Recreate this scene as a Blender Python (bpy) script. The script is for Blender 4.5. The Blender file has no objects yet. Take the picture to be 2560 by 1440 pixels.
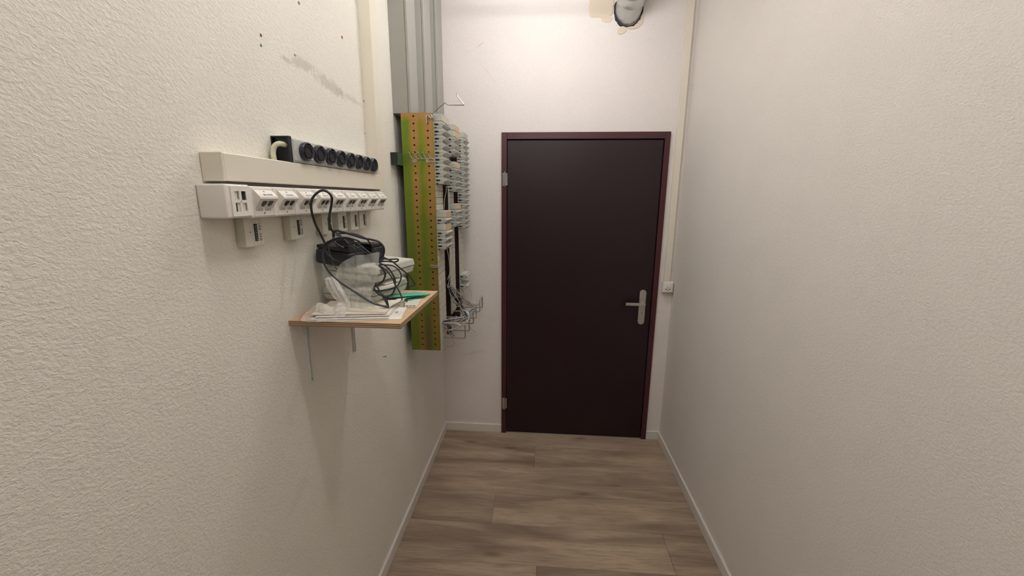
import bpy, bmesh, math, random
from mathutils import Vector, Matrix
random.seed(7)
sc = bpy.context.scene
COL = sc.collection
# ---------------------------------------------------------------- camera
cd = bpy.data.cameras.new('camera'); cam = bpy.data.objects.new('camera', cd); COL.objects.link(cam)
sc.camera = cam
cd.sensor_width = 36.0; cd.lens = 36.0 * 1023.0 / 2560.0; cd.clip_start = 0.02
_D = Vector((77, -223, 1023)).normalized()
_V = Vector((-28, 4680, 1023)).normalized(); _V = (_V - _D * _V.dot(_D)).normalized()
_R = _V.cross(_D)
if _R.x < 0: _R = -_R
rt = Vector((_R.x, _D.x, -_V.x)); up = -Vector((_R.y, _D.y, -_V.y)); fw = Vector((_R.z, _D.z, -_V.z))
M = Matrix((( rt.x, up.x, -fw.x, 0.6624), (rt.y, up.y, -fw.y, 0.0), (rt.z, up.z, -fw.z, 1.6555), (0, 0, 0, 1)))
cam.matrix_world = M
# ---------------------------------------------------------------- world, exposure
w = bpy.data.worlds.new('world'); sc.world = w; w.use_nodes = True
w.node_tree.nodes['Background'].inputs[0].default_value = (1.0, 0.93, 0.85, 1)
w.node_tree.nodes['Background'].inputs[1].default_value = 0.0
sc.view_settings.view_transform = 'Standard'; sc.view_settings.look = 'None'
sc.view_settings.gamma = 1.0; sc.view_settings.use_curve_mapping = False
sc.view_settings.exposure = 0.0
LAMP_A = (0.62, 0.80, 2.73, 64.0)      # x, y, z, strength of the tube emission
LAMP_B = (0.62, 1.90, 2.73, 58.0)
LAMP_C = (0.62, -0.90, 2.73, 42.0)
LAMP_COLOR = (1.0, 0.985, 0.965)
ROOM_W0, ROOM_W1, ROOM_Y0, ROOM_Y1, CEIL = -0.012, 1.516, -1.9, 2.672, 2.86

# ---------------------------------------------------------------- helpers
def link(o): COL.objects.link(o); return o
ROOT = {}
def empty(name, loc, label=None, cat=None, group=None, kind=None):
    o = link(bpy.data.objects.new(name, None)); o.location = loc; o.empty_display_size = 0.02
    ROOT[o.name] = Vector(loc)
    tag(o, label, cat, group, kind); return o
def tag(o, label=None, cat=None, group=None, kind=None):
    if label: o['label'] = label
    if cat: o['category'] = cat
    if group: o['group'] = group
    if kind: o['kind'] = kind
    return o
def build(name, bm, mat, parent=None, kind=None, label=None, smooth=False, recalc=True):
    """geometry is given in room coordinates; a child is stored relative to its thing"""
    me = bpy.data.meshes.new(name)
    if recalc: bmesh.ops.recalc_face_normals(bm, faces=bm.faces)
    off = None
    if parent is not None:
        off = ROOT.get(parent.name)
        if off is None: off = Vector((0, 0, 0))
    else:
        c = Vector((0, 0, 0))
        xs = [v.co.copy() for v in bm.verts]
        lo = Vector((min(v.x for v in xs), min(v.y for v in xs), min(v.z for v in xs)))
        hi = Vector((max(v.x for v in xs), max(v.y for v in xs), max(v.z for v in xs)))
        off = Vector(((lo.x + hi.x) / 2, (lo.y + hi.y) / 2, lo.z))
    for v in bm.verts: v.co -= off
    bm.to_mesh(me); bm.free()
    mats = mat if isinstance(mat, (list, tuple)) else [mat]
    for m in mats: me.materials.append(m)
    if smooth:
        for p in me.polygons: p.use_smooth = True
        try: me.set_sharp_from_angle(angle=math.radians(40))
        except Exception: pass
    o = link(bpy.data.objects.new(name, me))
    if parent is not None:
        o.parent = parent; ROOT[o.name] = off
    else:
        o.location = off; ROOT[o.name] = off
    tag(o, label, None, None, kind)
    return o
def copy_tree(o, parent=None, loc=None):
    c = o.copy(); link(c); c.parent = parent
    if parent is not None: c.matrix_parent_inverse = Matrix()
    if loc is not None: c.location = loc
    for ch in [q for q in bpy.data.objects if q.parent is o]: copy_tree(ch, c)
    return c
def box(bm, x0, x1, y0, y1, z0, z1, bev=0.0, seg=1, mi=0):
    r = bmesh.ops.create_cube(bm, size=1.0); vs = r['verts']
    for v in vs:
        v.co = Vector((x0 + (v.co.x + .5) * (x1 - x0), y0 + (v.co.y + .5) * (y1 - y0), z0 + (v.co.z + .5) * (z1 - z0)))
    fs = set(f for v in vs for f in v.link_faces)
    for f in fs: f.material_index = mi
    if bev > 0:
        es = list(set(e for v in vs for e in v.link_edges))
        bmesh.ops.bevel(bm, geom=es, offset=bev, segments=seg, affect='EDGES', profile=0.6)
    return vs
def B(*a, **k):
    bm = bmesh.new(); box(bm, *a, **k); return bm
def prism(bm, poly, axis, a0, a1, mi=0):
    """poly in the other two axes (order x,y,z without axis), extruded from a0 to a1"""
    def pt(p, a):
        if axis == 0: return (a, p[0], p[1])
        if axis == 1: return (p[0], a, p[1])
        return (p[0], p[1], a)
    A = [bm.verts.new(pt(p, a0)) for p in poly]; Bv = [bm.verts.new(pt(p, a1)) for p in poly]
    n = len(poly); fs = [bm.faces.new(A), bm.faces.new(Bv[::-1])]
    for i in range(n):
        fs.append(bm.faces.new((A[i], Bv[i], Bv[(i + 1) % n], A[(i + 1) % n])))
    for f in fs: f.material_index = mi
    return A, Bv
def smooth_path(pts, sub=4):
    P = [Vector(p) for p in pts]
    if len(P) < 3 or sub < 2: return P
    out = []
    for i in range(len(P) - 1):
        p0 = P[max(i - 1, 0)]; p1 = P[i]; p2 = P[i + 1]; p3 = P[min(i + 2, len(P) - 1)]
        for k in range(sub):
            t = k / sub
            out.append(0.5 * ((2 * p1) + (-p0 + p2) * t + (2 * p0 - 5 * p1 + 4 * p2 - p3) * t * t + (-p0 + 3 * p1 - 3 * p2 + p3) * t ** 3))
    out.append(P[-1]); return out
def tube(bm, pts, r, n=8, sub=4, mi=0, cap=True):
    P = smooth_path(pts, sub); rings = []; nrm = None
    for i, p in enumerate(P):
        t = (P[min(i + 1, len(P) - 1)] - P[max(i - 1, 0)])
        if t.length < 1e-9: t = Vector((0, 0, 1))
        t.normalize()
        if nrm is None:
            nrm = t.orthogonal().normalized()
        else:
            nrm = (nrm - t * nrm.dot(t))
            nrm = nrm.normalized() if nrm.length > 1e-6 else t.orthogonal().normalized()
        b = t.cross(nrm)
        rr = r[i] if isinstance(r, list) else r
        rings.append([bm.verts.new(p + (nrm * math.cos(a) + b * math.sin(a)) * rr) for a in [2 * math.pi * k / n for k in range(n)]])
    for a, c in zip(rings, rings[1:]):
        for k in range(n):
            f = bm.faces.new((a[k], a[(k + 1) % n], c[(k + 1) % n], c[k])); f.material_index = mi
    if cap:
        bm.faces.new(rings[0][::-1]).material_index = mi; bm.faces.new(rings[-1]).material_index = mi
def disc_cyl(bm, c, axis, r0, h, n=16, r1=None, mi=0):
    """closed cylinder starting at c and going along axis (unit vector) by h"""
    r1 = r0 if r1 is None else r1
    ax = Vector(axis).normalized(); u = ax.orthogonal().normalized(); v = ax.cross(u); c = Vector(c)
    A = [bm.verts.new(c + (u * math.cos(t) + v * math.sin(t)) * r0) for t in [2 * math.pi * k / n for k in range(n)]]
    D = [bm.verts.new(c + ax * h + (u * math.cos(t) + v * math.sin(t)) * r1) for t in [2 * math.pi * k / n for k in range(n)]]
    fs = [bm.faces.new(A[::-1]), bm.faces.new(D)]
    for k in range(n): fs.append(bm.faces.new((A[k], A[(k + 1) % n], D[(k + 1) % n], D[k])))
    for f in fs: f.material_index = mi
def text_mesh(body, size, mtx, align='CENTER', ext=0.00012):
    cu = bpy.data.curves.new('text', 'FONT'); cu.body = body; cu.size = size; cu.align_x = align; cu.align_y = 'CENTER'
    cu.extrude = ext; cu.resolution_u = 2
    o = bpy.data.objects.new('t', cu); link(o)
    dg = bpy.context.evaluated_depsgraph_get(); dg.update()
    me = bpy.data.meshes.new_from_object(o.evaluated_get(dg))
    bm = bmesh.new(); bm.from_mesh(me); bpy.data.objects.remove(o); bpy.data.curves.remove(cu); bpy.data.meshes.remove(me)
    for v in bm.verts: v.co = mtx @ v.co
    return bm
def frame(X, Y, o):
    X = Vector(X).normalized(); Y = Vector(Y).normalized(); Z = X.cross(Y); o = Vector(o)
    return Matrix(((X.x, Y.x, Z.x, o.x), (X.y, Y.y, Z.y, o.y), (X.z, Y.z, Z.z, o.z), (0, 0, 0, 1)))

# ---------------------------------------------------------------- materials
class NT:
    def __init__(s, name):
        s.m = bpy.data.materials.new(name); s.m.use_nodes = True; s.t = s.m.node_tree; s.n = s.t.nodes; s.l = s.t.links
        s.b = s.n['Principled BSDF']
    def new(s, t, **k):
        q = s.n.new(t)
        for a, v in k.items(): setattr(q, a, v)
        return q
    def val(s, sock, v):
        if hasattr(v, 'is_linked') or isinstance(v, bpy.types.NodeSocket): s.l.new(v, sock)
        else: sock.default_value = v
    def math(s, op, a, b=None, c=None):
        q = s.new('ShaderNodeMath', operation=op); s.val(q.inputs[0], a)
        if b is not None: s.val(q.inputs[1], b)
        if c is not None: s.val(q.inputs[2], c)
        return q.outputs[0]
    def mix(s, f, a, b):
        q = s.new('ShaderNodeMix', data_type='RGBA'); s.val(q.inputs[0], f); s.val(q.inputs[6], a); s.val(q.inputs[7], b)
        return q.outputs[2]
    def sstep(s, v, e0, e1):
        q = s.new('ShaderNodeMapRange', interpolation_type='SMOOTHSTEP'); s.val(q.inputs[0], v)
        q.inputs[1].default_value = e0; q.inputs[2].default_value = e1; return q.outputs[0]
    def noise(s, vec, scale, detail=2.0, rough=0.5, dist=0.0):
        q = s.new('ShaderNodeTexNoise'); s.l.new(vec, q.inputs['Vector']); q.inputs['Scale'].default_value = scale
        q.inputs['Detail'].default_value = detail; q.inputs['Roughness'].default_value = rough; q.inputs['Distortion'].default_value = dist
        return q.outputs[0]
    def mapping(s, vec, loc=(0, 0, 0), rot=(0, 0, 0), scale=(1, 1, 1)):
        q = s.new('ShaderNodeMapping'); s.l.new(vec, q.inputs[0]); q.inputs[1].default_value = loc
        q.inputs[2].default_value = rot; q.inputs[3].default_value = scale; return q.outputs[0]
    def pos(s): return s.new('ShaderNodeNewGeometry').outputs['Position']
    def bump(s, h, strength=0.3, dist=0.001):
        q = s.new('ShaderNodeBump'); q.inputs['Strength'].default_value = strength; q.inputs['Distance'].default_value = dist
        s.l.new(h, q.inputs['Height']); s.l.new(q.outputs[0], s.b.inputs['Normal'])
def c4(c): return (c[0], c[1], c[2], 1)
def simple(name, col, rough=0.5, metal=0.0, var=0.0, scale=30.0, spec=0.5, bump=0.0, coat=0.0):
    t = NT(name); t.b.inputs['Roughness'].default_value = rough; t.b.inputs['Metallic'].default_value = metal
    t.b.inputs['Specular IOR Level'].default_value = spec
    n = t.noise(t.new('ShaderNodeTexCoord').outputs['Object'], scale, 3, 0.6)
    v = t.mix(n, c4([k * (1 - var) for k in col]), c4([min(1, k * (1 + var)) for k in col]))
    t.l.new(v, t.b.inputs['Base Color'])
    if bump: t.bump(n, bump, 0.001)
    return t.m
def wall_mat(name, col, rotx, stains=(), axis=1, amp=1.0):
    t = NT(name); p = t.pos()
    # hand-thrown plaster: lumpy grains stretched along a slant
    q = t.mapping(p, rot=rotx, scale=(1, 1, 1))
    q2 = t.mapping(q, scale=(0.72, 0.72, 1.0) if axis == 1 else (0.72, 1.0, 1.0))
    n1 = t.noise(q2, 185, 3.0, 0.6, 0.25)
    n2 = t.noise(q2, 420, 1.0, 0.5, 0.0)
    n3 = t.noise(p, 6, 2, 0.5)
    h = t.math('ADD', t.sstep(n1, 0.30, 0.75), t.math('MULTIPLY', n2, 0.35))
    t.bump(h, 0.55 * amp, 0.0016)
    base = t.mix(n3, c4([k * 0.975 for k in col]), c4([min(1, k * 1.025) for k in col]))
    base = t.mix(t.math('MULTIPLY', t.sstep(n1, 0.52, 0.36), 0.13), base, c4([k * 0.72 for k in col]))
    # real dirt marks: (centre a, centre z, angle, half length, half width, colour, strength)
    sep = t.new('ShaderNodeSeparateXYZ'); t.l.new(p, sep.inputs[0])
    A = sep.outputs[axis]; Z = sep.outputs[2]
    for (a0, z0, ang, hl, hw, sc_, st) in stains:
        da = t.math('SUBTRACT', A, a0); dz = t.math('SUBTRACT', Z, z0); ca, sa = math.cos(ang), math.sin(ang)
        uu = t.math('ADD', t.math('MULTIPLY', da, ca), t.math('MULTIPLY', dz, sa))
        vv = t.math('SUBTRACT', t.math('MULTIPLY', dz, ca), t.math('MULTIPLY', da, sa))
        d = t.math('SQRT', t.math('ADD', t.math('POWER', t.math('DIVIDE', uu, hl), 2.0), t.math('POWER', t.math('DIVIDE', vv, hw), 2.0)))
        nn = t.noise(p, 38, 4, 0.7)
        d = t.math('ADD', d, t.math('MULTIPLY', t.math('SUBTRACT', nn, 0.5), 2.2))
        f = t.math('MULTIPLY', t.sstep(d, 1.0, 0.35), st)
        base = t.mix(f, base, c4(sc_))
    t.l.new(base, t.b.inputs['Base Color']); t.b.inputs['Roughness'].default_value = 0.85
    t.b.inputs['Specular IOR Level'].default_value = 0.25
    return t.m
DIRT = (0.42, 0.40, 0.33)
m_wall_l = wall_mat('plaster_left', (0.835, 0.80, 0.72), (math.radians(25), 0, 0), (
    (1.13, 2.005, 0.0, 0.035, 0.010, DIRT, 0.4), (1.20, 2.018, 0.1, 0.09, 0.020, DIRT, 0.45), (1.34, 2.000, -0.08, 0.13, 0.026, DIRT, 0.45),
    (1.49, 1.992, -0.05, 0.12, 0.014, DIRT, 0.30), (1.00, 1.42, 1.3, 0.09, 0.012, DIRT, 0.22), (1.05, 1.44, 1.2, 0.09, 0.008, DIRT, 0.2),
    (0.985, 1.09, 1.0, 0.10, 0.03, (0.5, 0.48, 0.42), 0.12), (0.97, 0.83, 0.4, 0.08, 0.03, DIRT, 0.10)), axis=1)
m_wall_r = wall_mat('plaster_right', (0.81, 0.765, 0.72), (math.radians(-15), 0, 0), (
    (2.02, 1.30, 1.4, 0.02, 0.003, DIRT, 0.6),), axis=1, amp=0.8)
m_wall_e = wall_mat('plaster_end', (0.83, 0.775, 0.75), (0, math.radians(20), 0), (
    (0.27, 2.55, 0.6, 0.03, 0.006, (0.72, 0.5, 0.36), 0.5), (0.33, 2.38, -0.9, 0.10, 0.006, (0.72, 0.6, 0.5), 0.35),
    (0.20, 0.60, 0.2, 0.10, 0.02, DIRT, 0.15)), axis=0, amp=0.9)
m_ceil = simple('ceiling_paint', (0.80, 0.77, 0.73), 0.9, var=0.02)
m_base = simple('white_skirting', (0.74, 0.70, 0.65), 0.35, var=0.02)
m_cream = simple('cream_plastic', (0.76, 0.69, 0.56), 0.42, var=0.03, scale=12)
m_trunk = simple('cream_trunking', (0.79, 0.73, 0.62), 0.40, var=0.03, scale=8)
m_white = simple('white_plastic', (0.82, 0.78, 0.72), 0.35, var=0.015)
m_low = simple('aged_white_plastic', (0.68, 0.65, 0.55), 0.45, var=0.03)
m_seam = simple('dark_seam', (0.16, 0.13, 0.10), 0.8)
m_black = simple('black_plastic', (0.010, 0.010, 0.013), 0.45, var=0.1)
m_sock = simple('anthracite_plastic', (0.022, 0.022, 0.034), 0.26, var=0.1)
m_hole = simple('dark_hollow', (0.006, 0.005, 0.006), 0.8)
m_jack = simple('jack_interior', (0.03, 0.04, 0.03), 0.4)
m_jackg = simple('jack_clear_green', (0.09, 0.10, 0.08), 0.25, var=0.3, scale=300)
m_alu = simple('aluminium_body', (0.60, 0.61, 0.57), 0.38, 0.25, var=0.03)
m_steel = simple('brushed_steel', (0.55, 0.52, 0.46), 0.38, 0.85, var=0.08, scale=80)
m_zinc = simple('zinc_wire', (0.50, 0.48, 0.46), 0.28, 0.85, var=0.1, scale=90)
m_screw = simple('screw_metal', (0.30, 0.29, 0.27), 0.4, 0.8)
m_duct = simple('grey_duct', (0.335, 0.325, 0.295), 0.5, var=0.02)
m_green = simple('green_box_paint', (0.05, 0.09, 0.045), 0.35)
m_brkt = simple('white_enamel', (0.74, 0.73, 0.69), 0.35)
m_block = simple('grey_terminal_plastic', (0.53, 0.54, 0.475), 0.45, var=0.05, scale=50)
m_blockfront = simple('aged_label_front', (0.58, 0.52, 0.43), 0.5, var=0.08, scale=40)
m_blocktan = simple('tan_cover_front', (0.66, 0.49, 0.31), 0.5, var=0.06, scale=40)
m_window = simple('smoky_window', (0.20, 0.18, 0.16), 0.25, var=0.2)
m_tile = simple('beige_spacer_plastic', (0.60, 0.57, 0.46), 0.5, var=0.06, scale=25)
m_cable = simple('black_cable', (0.018, 0.018, 0.024), 0.42, var=0.15)
m_gcable = simple('grey_cable', (0.62, 0.60, 0.55), 0.5)
m_ycable = simple('cream_cable', (0.66, 0.65, 0.47), 0.42)
m_modem = simple('grey_green_plastic', (0.60, 0.61, 0.53), 0.45, var=0.02)
m_paper = simple('white_paper', (0.82, 0.78, 0.73), 0.7, var=0.02)
m_paper2 = simple('cream_paper', (0.80, 0.73, 0.60), 0.7, var=0.02)
m_gpaper = simple('green_card', (0.10, 0.42, 0.30), 0.6, var=0.05)
m_ink = simple('dark_print', (0.06, 0.055, 0.05), 0.6)
m_inkg = simple('grey_print', (0.22, 0.21, 0.19), 0.6)
m_red = simple('red_wall_plug', (0.50, 0.07, 0.03), 0.5)
m_maroon = simple('old_plug', (0.22, 0.06, 0.05), 0.6)
m_filler = simple('beige_filler', (0.72, 0.62, 0.50), 0.8, var=0.05, scale=15, bump=0.4)
m_foam = simple('dark_foam', (0.035, 0.03, 0.045), 0.8, var=0.3, scale=80, bump=0.5)
m_leaf = simple('aubergine_door_paint', (0.013, 0.0025, 0.0050), 0.40, var=0.06, scale=4, spec=0.45)
m_frame = simple('wine_frame_paint', (0.060, 0.012, 0.017), 0.40, var=0.05, scale=6)
m_gap = simple('rebate_shadow_gap', (0.008, 0.004, 0.005), 0.8)
m_thr = simple('threshold_metal', (0.45, 0.43, 0.42), 0.4, 0.7)
m_rackshade = simple('shaded_brown_steel', (0.030, 0.014, 0.009), 0.5, 0.3, var=0.3, scale=20)  # shade in and between the rack columns, put into the colour
m_bluewire = simple('blue_grey_wire', (0.10, 0.12, 0.17), 0.5, var=0.4, scale=90)
m_pinkwire = simple('pale_brown_wire', (0.50, 0.38, 0.32), 0.5, var=0.3, scale=90)

def passivated():
    t = NT('passivated_zinc'); p = t.pos()
    sep = t.new('ShaderNodeSeparateXYZ'); t.l.new(p, sep.inputs[0]); X, Z = sep.outputs[0], sep.outputs[2]
    n = t.noise(t.mapping(p, scale=(7, 1, 3.2)), 2.2, 3, 0.6)
    nf = t.noise(t.mapping(p, scale=(3, 1, 1)), 22, 3, 0.6)
    # iridescent film: orange round the hole rows and towards the top edge, green between them
    def bump_at(x0, w): return t.sstep(t.math('ABSOLUTE', t.math('SUBTRACT', X, x0)), w * 1.35, w * 0.05)
    rows = t.math('MAXIMUM', bump_at(0.081, 0.024), bump_at(0.150, 0.034))
    v = t.math('ADD', rows, t.math('MULTIPLY', t.math('SUBTRACT', n, 0.5), 1.5))
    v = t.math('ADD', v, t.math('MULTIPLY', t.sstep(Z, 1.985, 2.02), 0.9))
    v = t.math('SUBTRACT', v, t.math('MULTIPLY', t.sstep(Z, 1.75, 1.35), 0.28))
    r = t.new('ShaderNodeValToRGB'); t.l.new(v, r.inputs[0]); e = r.color_ramp.elements
    e[0].position = 0.05; e[0].color = (0.17, 0.26, 0.020, 1); e[1].position = 0.98; e[1].color = (0.46, 0.25, 0.085, 1)
    for pos, c in ((0.35, (0.25, 0.29, 0.022, 1)), (0.62, (0.36, 0.26, 0.035, 1))):
        q = e.new(pos); q.color = c
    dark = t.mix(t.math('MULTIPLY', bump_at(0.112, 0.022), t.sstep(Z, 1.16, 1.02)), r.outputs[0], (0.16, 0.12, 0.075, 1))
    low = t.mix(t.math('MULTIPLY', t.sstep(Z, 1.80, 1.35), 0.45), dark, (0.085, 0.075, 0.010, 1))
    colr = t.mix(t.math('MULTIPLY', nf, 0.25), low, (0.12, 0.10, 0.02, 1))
    t.l.new(colr, t.b.inputs['Base Color']); t.b.inputs['Metallic'].default_value = 0.45; t.b.inputs['Roughness'].default_value = 0.42
    return t.m
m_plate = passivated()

def wood_floor():
    t = NT('oak_laminate'); p = t.pos(); oi = t.new('ShaderNodeObjectInfo')
    off = t.new('ShaderNodeVectorMath', operation='MULTIPLY_ADD')
    cmb = t.new('ShaderNodeCombineXYZ')
    for k in range(3): t.l.new(oi.outputs['Random'], cmb.inputs[k])
    t.l.new(cmb.outputs[0], off.inputs[0]); off.inputs[1].default_value = (13.0, 7.0, 3.0); t.l.new(p, off.inputs[2])
    P = off.outputs[0]
    ps = t.mapping(P, scale=(1.0, 7.0, 1.0))
    big = t.noise(ps, 1.5, 3, 0.5, 0.6)
    fine = t.noise(t.mapping(P, scale=(1.0, 16.0, 1.0)), 9.0, 5, 0.65, 0.2)
    pores = t.noise(t.mapping(P, scale=(1.0, 30.0, 1.0)), 40.0, 2, 0.6)
    # cathedral grain: rings of distorted distance
    wv = t.new('ShaderNodeTexWave'); wv.wave_type = 'RINGS'; wv.rings_direction = 'Z'
    t.l.new(t.mapping(P, scale=(0.55, 4.2, 1.0)), wv.inputs[0]); wv.inputs['Scale'].default_value = 9.0
    wv.inputs['Distortion'].default_value = 9.0; wv.inputs['Detail'].default_value = 2.0; wv.inputs['Detail Scale'].default_value = 0.7
    vo = t.new('ShaderNodeTexVoronoi'); t.l.new(t.mapping(P, scale=(1.2, 4.2, 1.0)), vo.inputs['Vector']); vo.inputs['Scale'].default_value = 2.1
    knot = t.sstep(vo.outputs['Distance'], 0.20, 0.02)
    r = t.new('ShaderNodeValToRGB'); t.l.new(big, r.inputs[0]); e = r.color_ramp.elements
    e[0].position = 0.28; e[0].color = (0.225, 0.160, 0.115, 1); e[1].position = 0.74; e[1].color = (0.520, 0.400, 0.285, 1)
    q = e.new(0.5); q.color = (0.385, 0.290, 0.212, 1)
    c = t.mix(t.math('MULTIPLY', t.sstep(fine, 0.52, 0.34), 0.50), r.outputs[0], (0.205, 0.145, 0.105, 1))
    c = t.mix(t.math('MULTIPLY', t.math('MULTIPLY', wv.outputs[1], t.sstep(big, 0.58, 0.36)), 0.40), c, (0.19, 0.13, 0.092, 1))
    c = t.mix(t.math('MULTIPLY', t.sstep(pores, 0.60, 0.75), 0.25), c, (0.17, 0.12, 0.09, 1))
    c = t.mix(t.math('MULTIPLY', knot, 0.62), c, (0.105, 0.066, 0.045, 1))
    hs = t.new('ShaderNodeHueSaturation'); t.l.new(c, hs.inputs['Color'])
    t.l.new(t.math('ADD', t.math('MULTIPLY', oi.outputs['Random'], 0.22), 0.86), hs.inputs['Value'])
    t.l.new(hs.outputs[0], t.b.inputs['Base Color']); t.b.inputs['Roughness'].default_value = 0.5
    t.b.inputs['Specular IOR Level'].default_value = 0.35
    t.bump(fine, 0.12, 0.0006)
    return t.m
m_floor = wood_floor()
def ply():
    t = NT('plywood'); p = t.pos(); sep = t.new('ShaderNodeSeparateXYZ'); t.l.new(p, sep.inputs[0])
    g = t.new('ShaderNodeNewGeometry'); sn = t.new('ShaderNodeSeparateXYZ'); t.l.new(g.outputs['Normal'], sn.inputs[0])
    side = t.sstep(t.math('ABSOLUTE', sn.outputs[2]), 0.6, 0.4)
    grain = t.noise(t.mapping(p, scale=(1.0, 5.0, 1.0)), 14, 4, 0.6)
    top = t.mix(grain, (0.50, 0.33, 0.19, 1), (0.68, 0.50, 0.33, 1))
    lay = t.math('SINE', t.math('MULTIPLY', sep.outputs[2], 2 * math.pi / 0.0052))
    ed = t.mix(t.sstep(lay, -0.4, 0.5), (0.21, 0.12, 0.06, 1), (0.52, 0.37, 0.23, 1))
    t.l.new(t.mix(side, top, ed), t.b.inputs['Base Color']); t.b.inputs['Roughness'].default_value = 0.55
    return t.m
m_ply = ply()
def film(name, tint, alpha, rough=0.25):
    t = NT(name); t.b.inputs['Base Color'].default_value = c4(tint); t.b.inputs['Roughness'].default_value = rough
    n = t.noise(t.pos(), 45, 3, 0.6, 1.0)
    t.l.new(t.math('ADD', t.math('MULTIPLY', t.math('SUBTRACT', n, 0.5), 0.18), alpha), t.b.inputs['Alpha'])
    t.bump(n, 0.5, 0.002)
    return t.m
m_bag = film('cloudy_polythene', (0.80, 0.80, 0.76), 0.34)
m_bag2 = film('white_polythene', (0.86, 0.83, 0.78), 0.62)
m_bagclear = film('clear_polythene', (0.85, 0.78, 0.72), 0.36, 0.15)
def glow(name, strength):
    t = NT(name); t.b.inputs['Emission Color'].default_value = c4(LAMP_COLOR); t.b.inputs['Emission Strength'].default_value = strength
    t.b.inputs['Base Color'].default_value = (0.8, 0.8, 0.8, 1); return t.m

# ================================================================ THE ROOM
PI = math.pi
fl = empty('floor', (0, 0, 0), 'grey-brown oak laminate floor of wide planks laid across the corridor', kind='structure')
bm = bmesh.new(); box(bm, ROOM_W0, ROOM_W1, ROOM_Y0, ROOM_Y1, -0.03, -0.0045)
build('underlay', bm, m_hole, fl)
PW = 0.2345; y = 2.515; rows = [(2.515, 2.672)]
while y > ROOM_Y0: rows.append((y - PW, y)); y -= PW
joins = {1: [0.645], 3: [0.43], 4: [1.30], 5: [0.67], 6: [0.2], 7: [1.1], 0: [], 2: []}
for i, (a, b) in enumerate(rows):
    xs = [ROOM_W0] + joins.get(i, [0.25 + 0.37 * ((i * 5) % 3)]) + [ROOM_W1]
    a = max(a, ROOM_Y0)
    for x0, x1 in zip(xs, xs[1:]):
        bm = bmesh.new(); g = 0.0005
        box(bm, x0 + g, x1 - g, a + g, b - g, -0.0045, 0.0, 0.0009)
        build('plank', bm, m_floor, fl)

def wall(name, *dims, mat, label):
    o = build(name, B(*dims), mat, None, 'structure'); o['label'] = label; return o
wl = wall('wall_left', ROOM_W0 - .1, ROOM_W0, ROOM_Y0, ROOM_Y1 + .1, 0.0, CEIL, mat=m_wall_l, label='left plaster wall carrying the shelf, outlets and wiring rack')
wr = wall('wall_right', ROOM_W1, ROOM_W1 + .1, ROOM_Y0, ROOM_Y1 + .1, 0.0, CEIL, mat=m_wall_r, label='bare rough plastered wall on the right side')
m_backw = simple('dark_back_wall', (0.30, 0.27, 0.24), 0.9)  # unseen wall, colour darkened to weaken the reflection in the lower door
wb = wall('wall_back', ROOM_W0 - .1, ROOM_W1 + .1, ROOM_Y0 - .1, ROOM_Y0, 0.0, CEIL, mat=m_backw, label='plain wall behind the viewer')
ce = wall('ceiling', ROOM_W0 - .1, ROOM_W1 + .1, ROOM_Y0 - .1, ROOM_Y1 + .1, CEIL, CEIL + .1, mat=m_ceil, label='white ceiling above the corridor')
# end wall with the door opening
FX0, FX1, FZ = 0.400, 1.4215, 2.0545
bm = bmesh.new()
box(bm, ROOM_W0, FX0 + .004, ROOM_Y1, ROOM_Y1 + .1, 0.0, CEIL)
box(bm, FX1 - .004, ROOM_W1, ROOM_Y1, ROOM_Y1 + .1, 0.0, CEIL)
box(bm, FX0 + .004, FX1 - .004, ROOM_Y1, ROOM_Y1 + .1, FZ - .004, CEIL)
we = build('wall_end', bm, m_wall_e, None, 'structure'); we['label'] = 'end wall around the dark door, brightest at its top'
# filler patches smeared on the plaster round the duct
def blob(cx, cz, pts, th, seed, name='filler_patch', mat=m_filler):
    rnd = random.Random(seed); bm = bmesh.new(); n = 28; ring = []; ring0 = []
    for k in range(n):
        a = 2 * PI * k / n
        r = pts(a) * (1 + rnd.uniform(-.05, .05))
        ring0.append(bm.verts.new((cx + r * math.cos(a), ROOM_Y1 - 0.0002, cz + r * math.sin(a))))
        ring.append(bm.verts.new((cx + r * .93 * math.cos(a), ROOM_Y1 - th, cz + r * .93 * math.sin(a))))
    bm.faces.new(ring)
    for k in range(n): bm.faces.new((ring0[k], ring0[(k + 1) % n], ring[(k + 1) % n], ring[k]))
    return build(name, bm, mat, we)
def ell(a, b, ph=0): return lambda t: a * b / math.sqrt((b * math.cos(t - ph)) ** 2 + (a * math.sin(t - ph)) ** 2)
def squarish(a, b): return lambda t: 1 / ((abs(math.cos(t)) / a) ** 4 + (abs(math.sin(t)) / b) ** 4) ** .25
blob(0.975, 2.745, squarish(.072, .068), .003, 1)
blob(1.010, 2.672, ell(.030, .020), .0025, 2)
blob(1.100, 2.612, ell(.030, .020, .5), .004, 3)
blob(1.175, 2.648, ell(.050, .030, .5), .004, 4)

def skirting(name, poly_axis, a0, a1, face, inward, label):
    bm = bmesh.new(); t = 0.012; h = 0.062
    if poly_axis == 1:   # runs along y
        x0, x1 = sorted((face, face - inward * t)); box(bm, x0, x1, a0, a1, 0.0, h, 0.002)
    else:
        box(bm, a0, a1, face, face + t, 0.0, h, 0.002)
    o = build(name, bm, m_base, None, 'structure'); o['label'] = label
skirting('baseboard_left', 1, ROOM_Y0, 2.66, 0.0, 1, 'white baseboard along the left wall')
skirting('baseboard_right', 1, ROOM_Y0, 2.66, 1.504, -1, 'white baseboard along the right wall')
skirting('baseboard_end', 0, ROOM_W0, FX0 - .001, 2.66, 1, 'white baseboard piece left of the door')
skirting('baseboard_end', 0, FX1 + .001, 1.516, 2.66, 1, 'short white baseboard piece right of the door')

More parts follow.
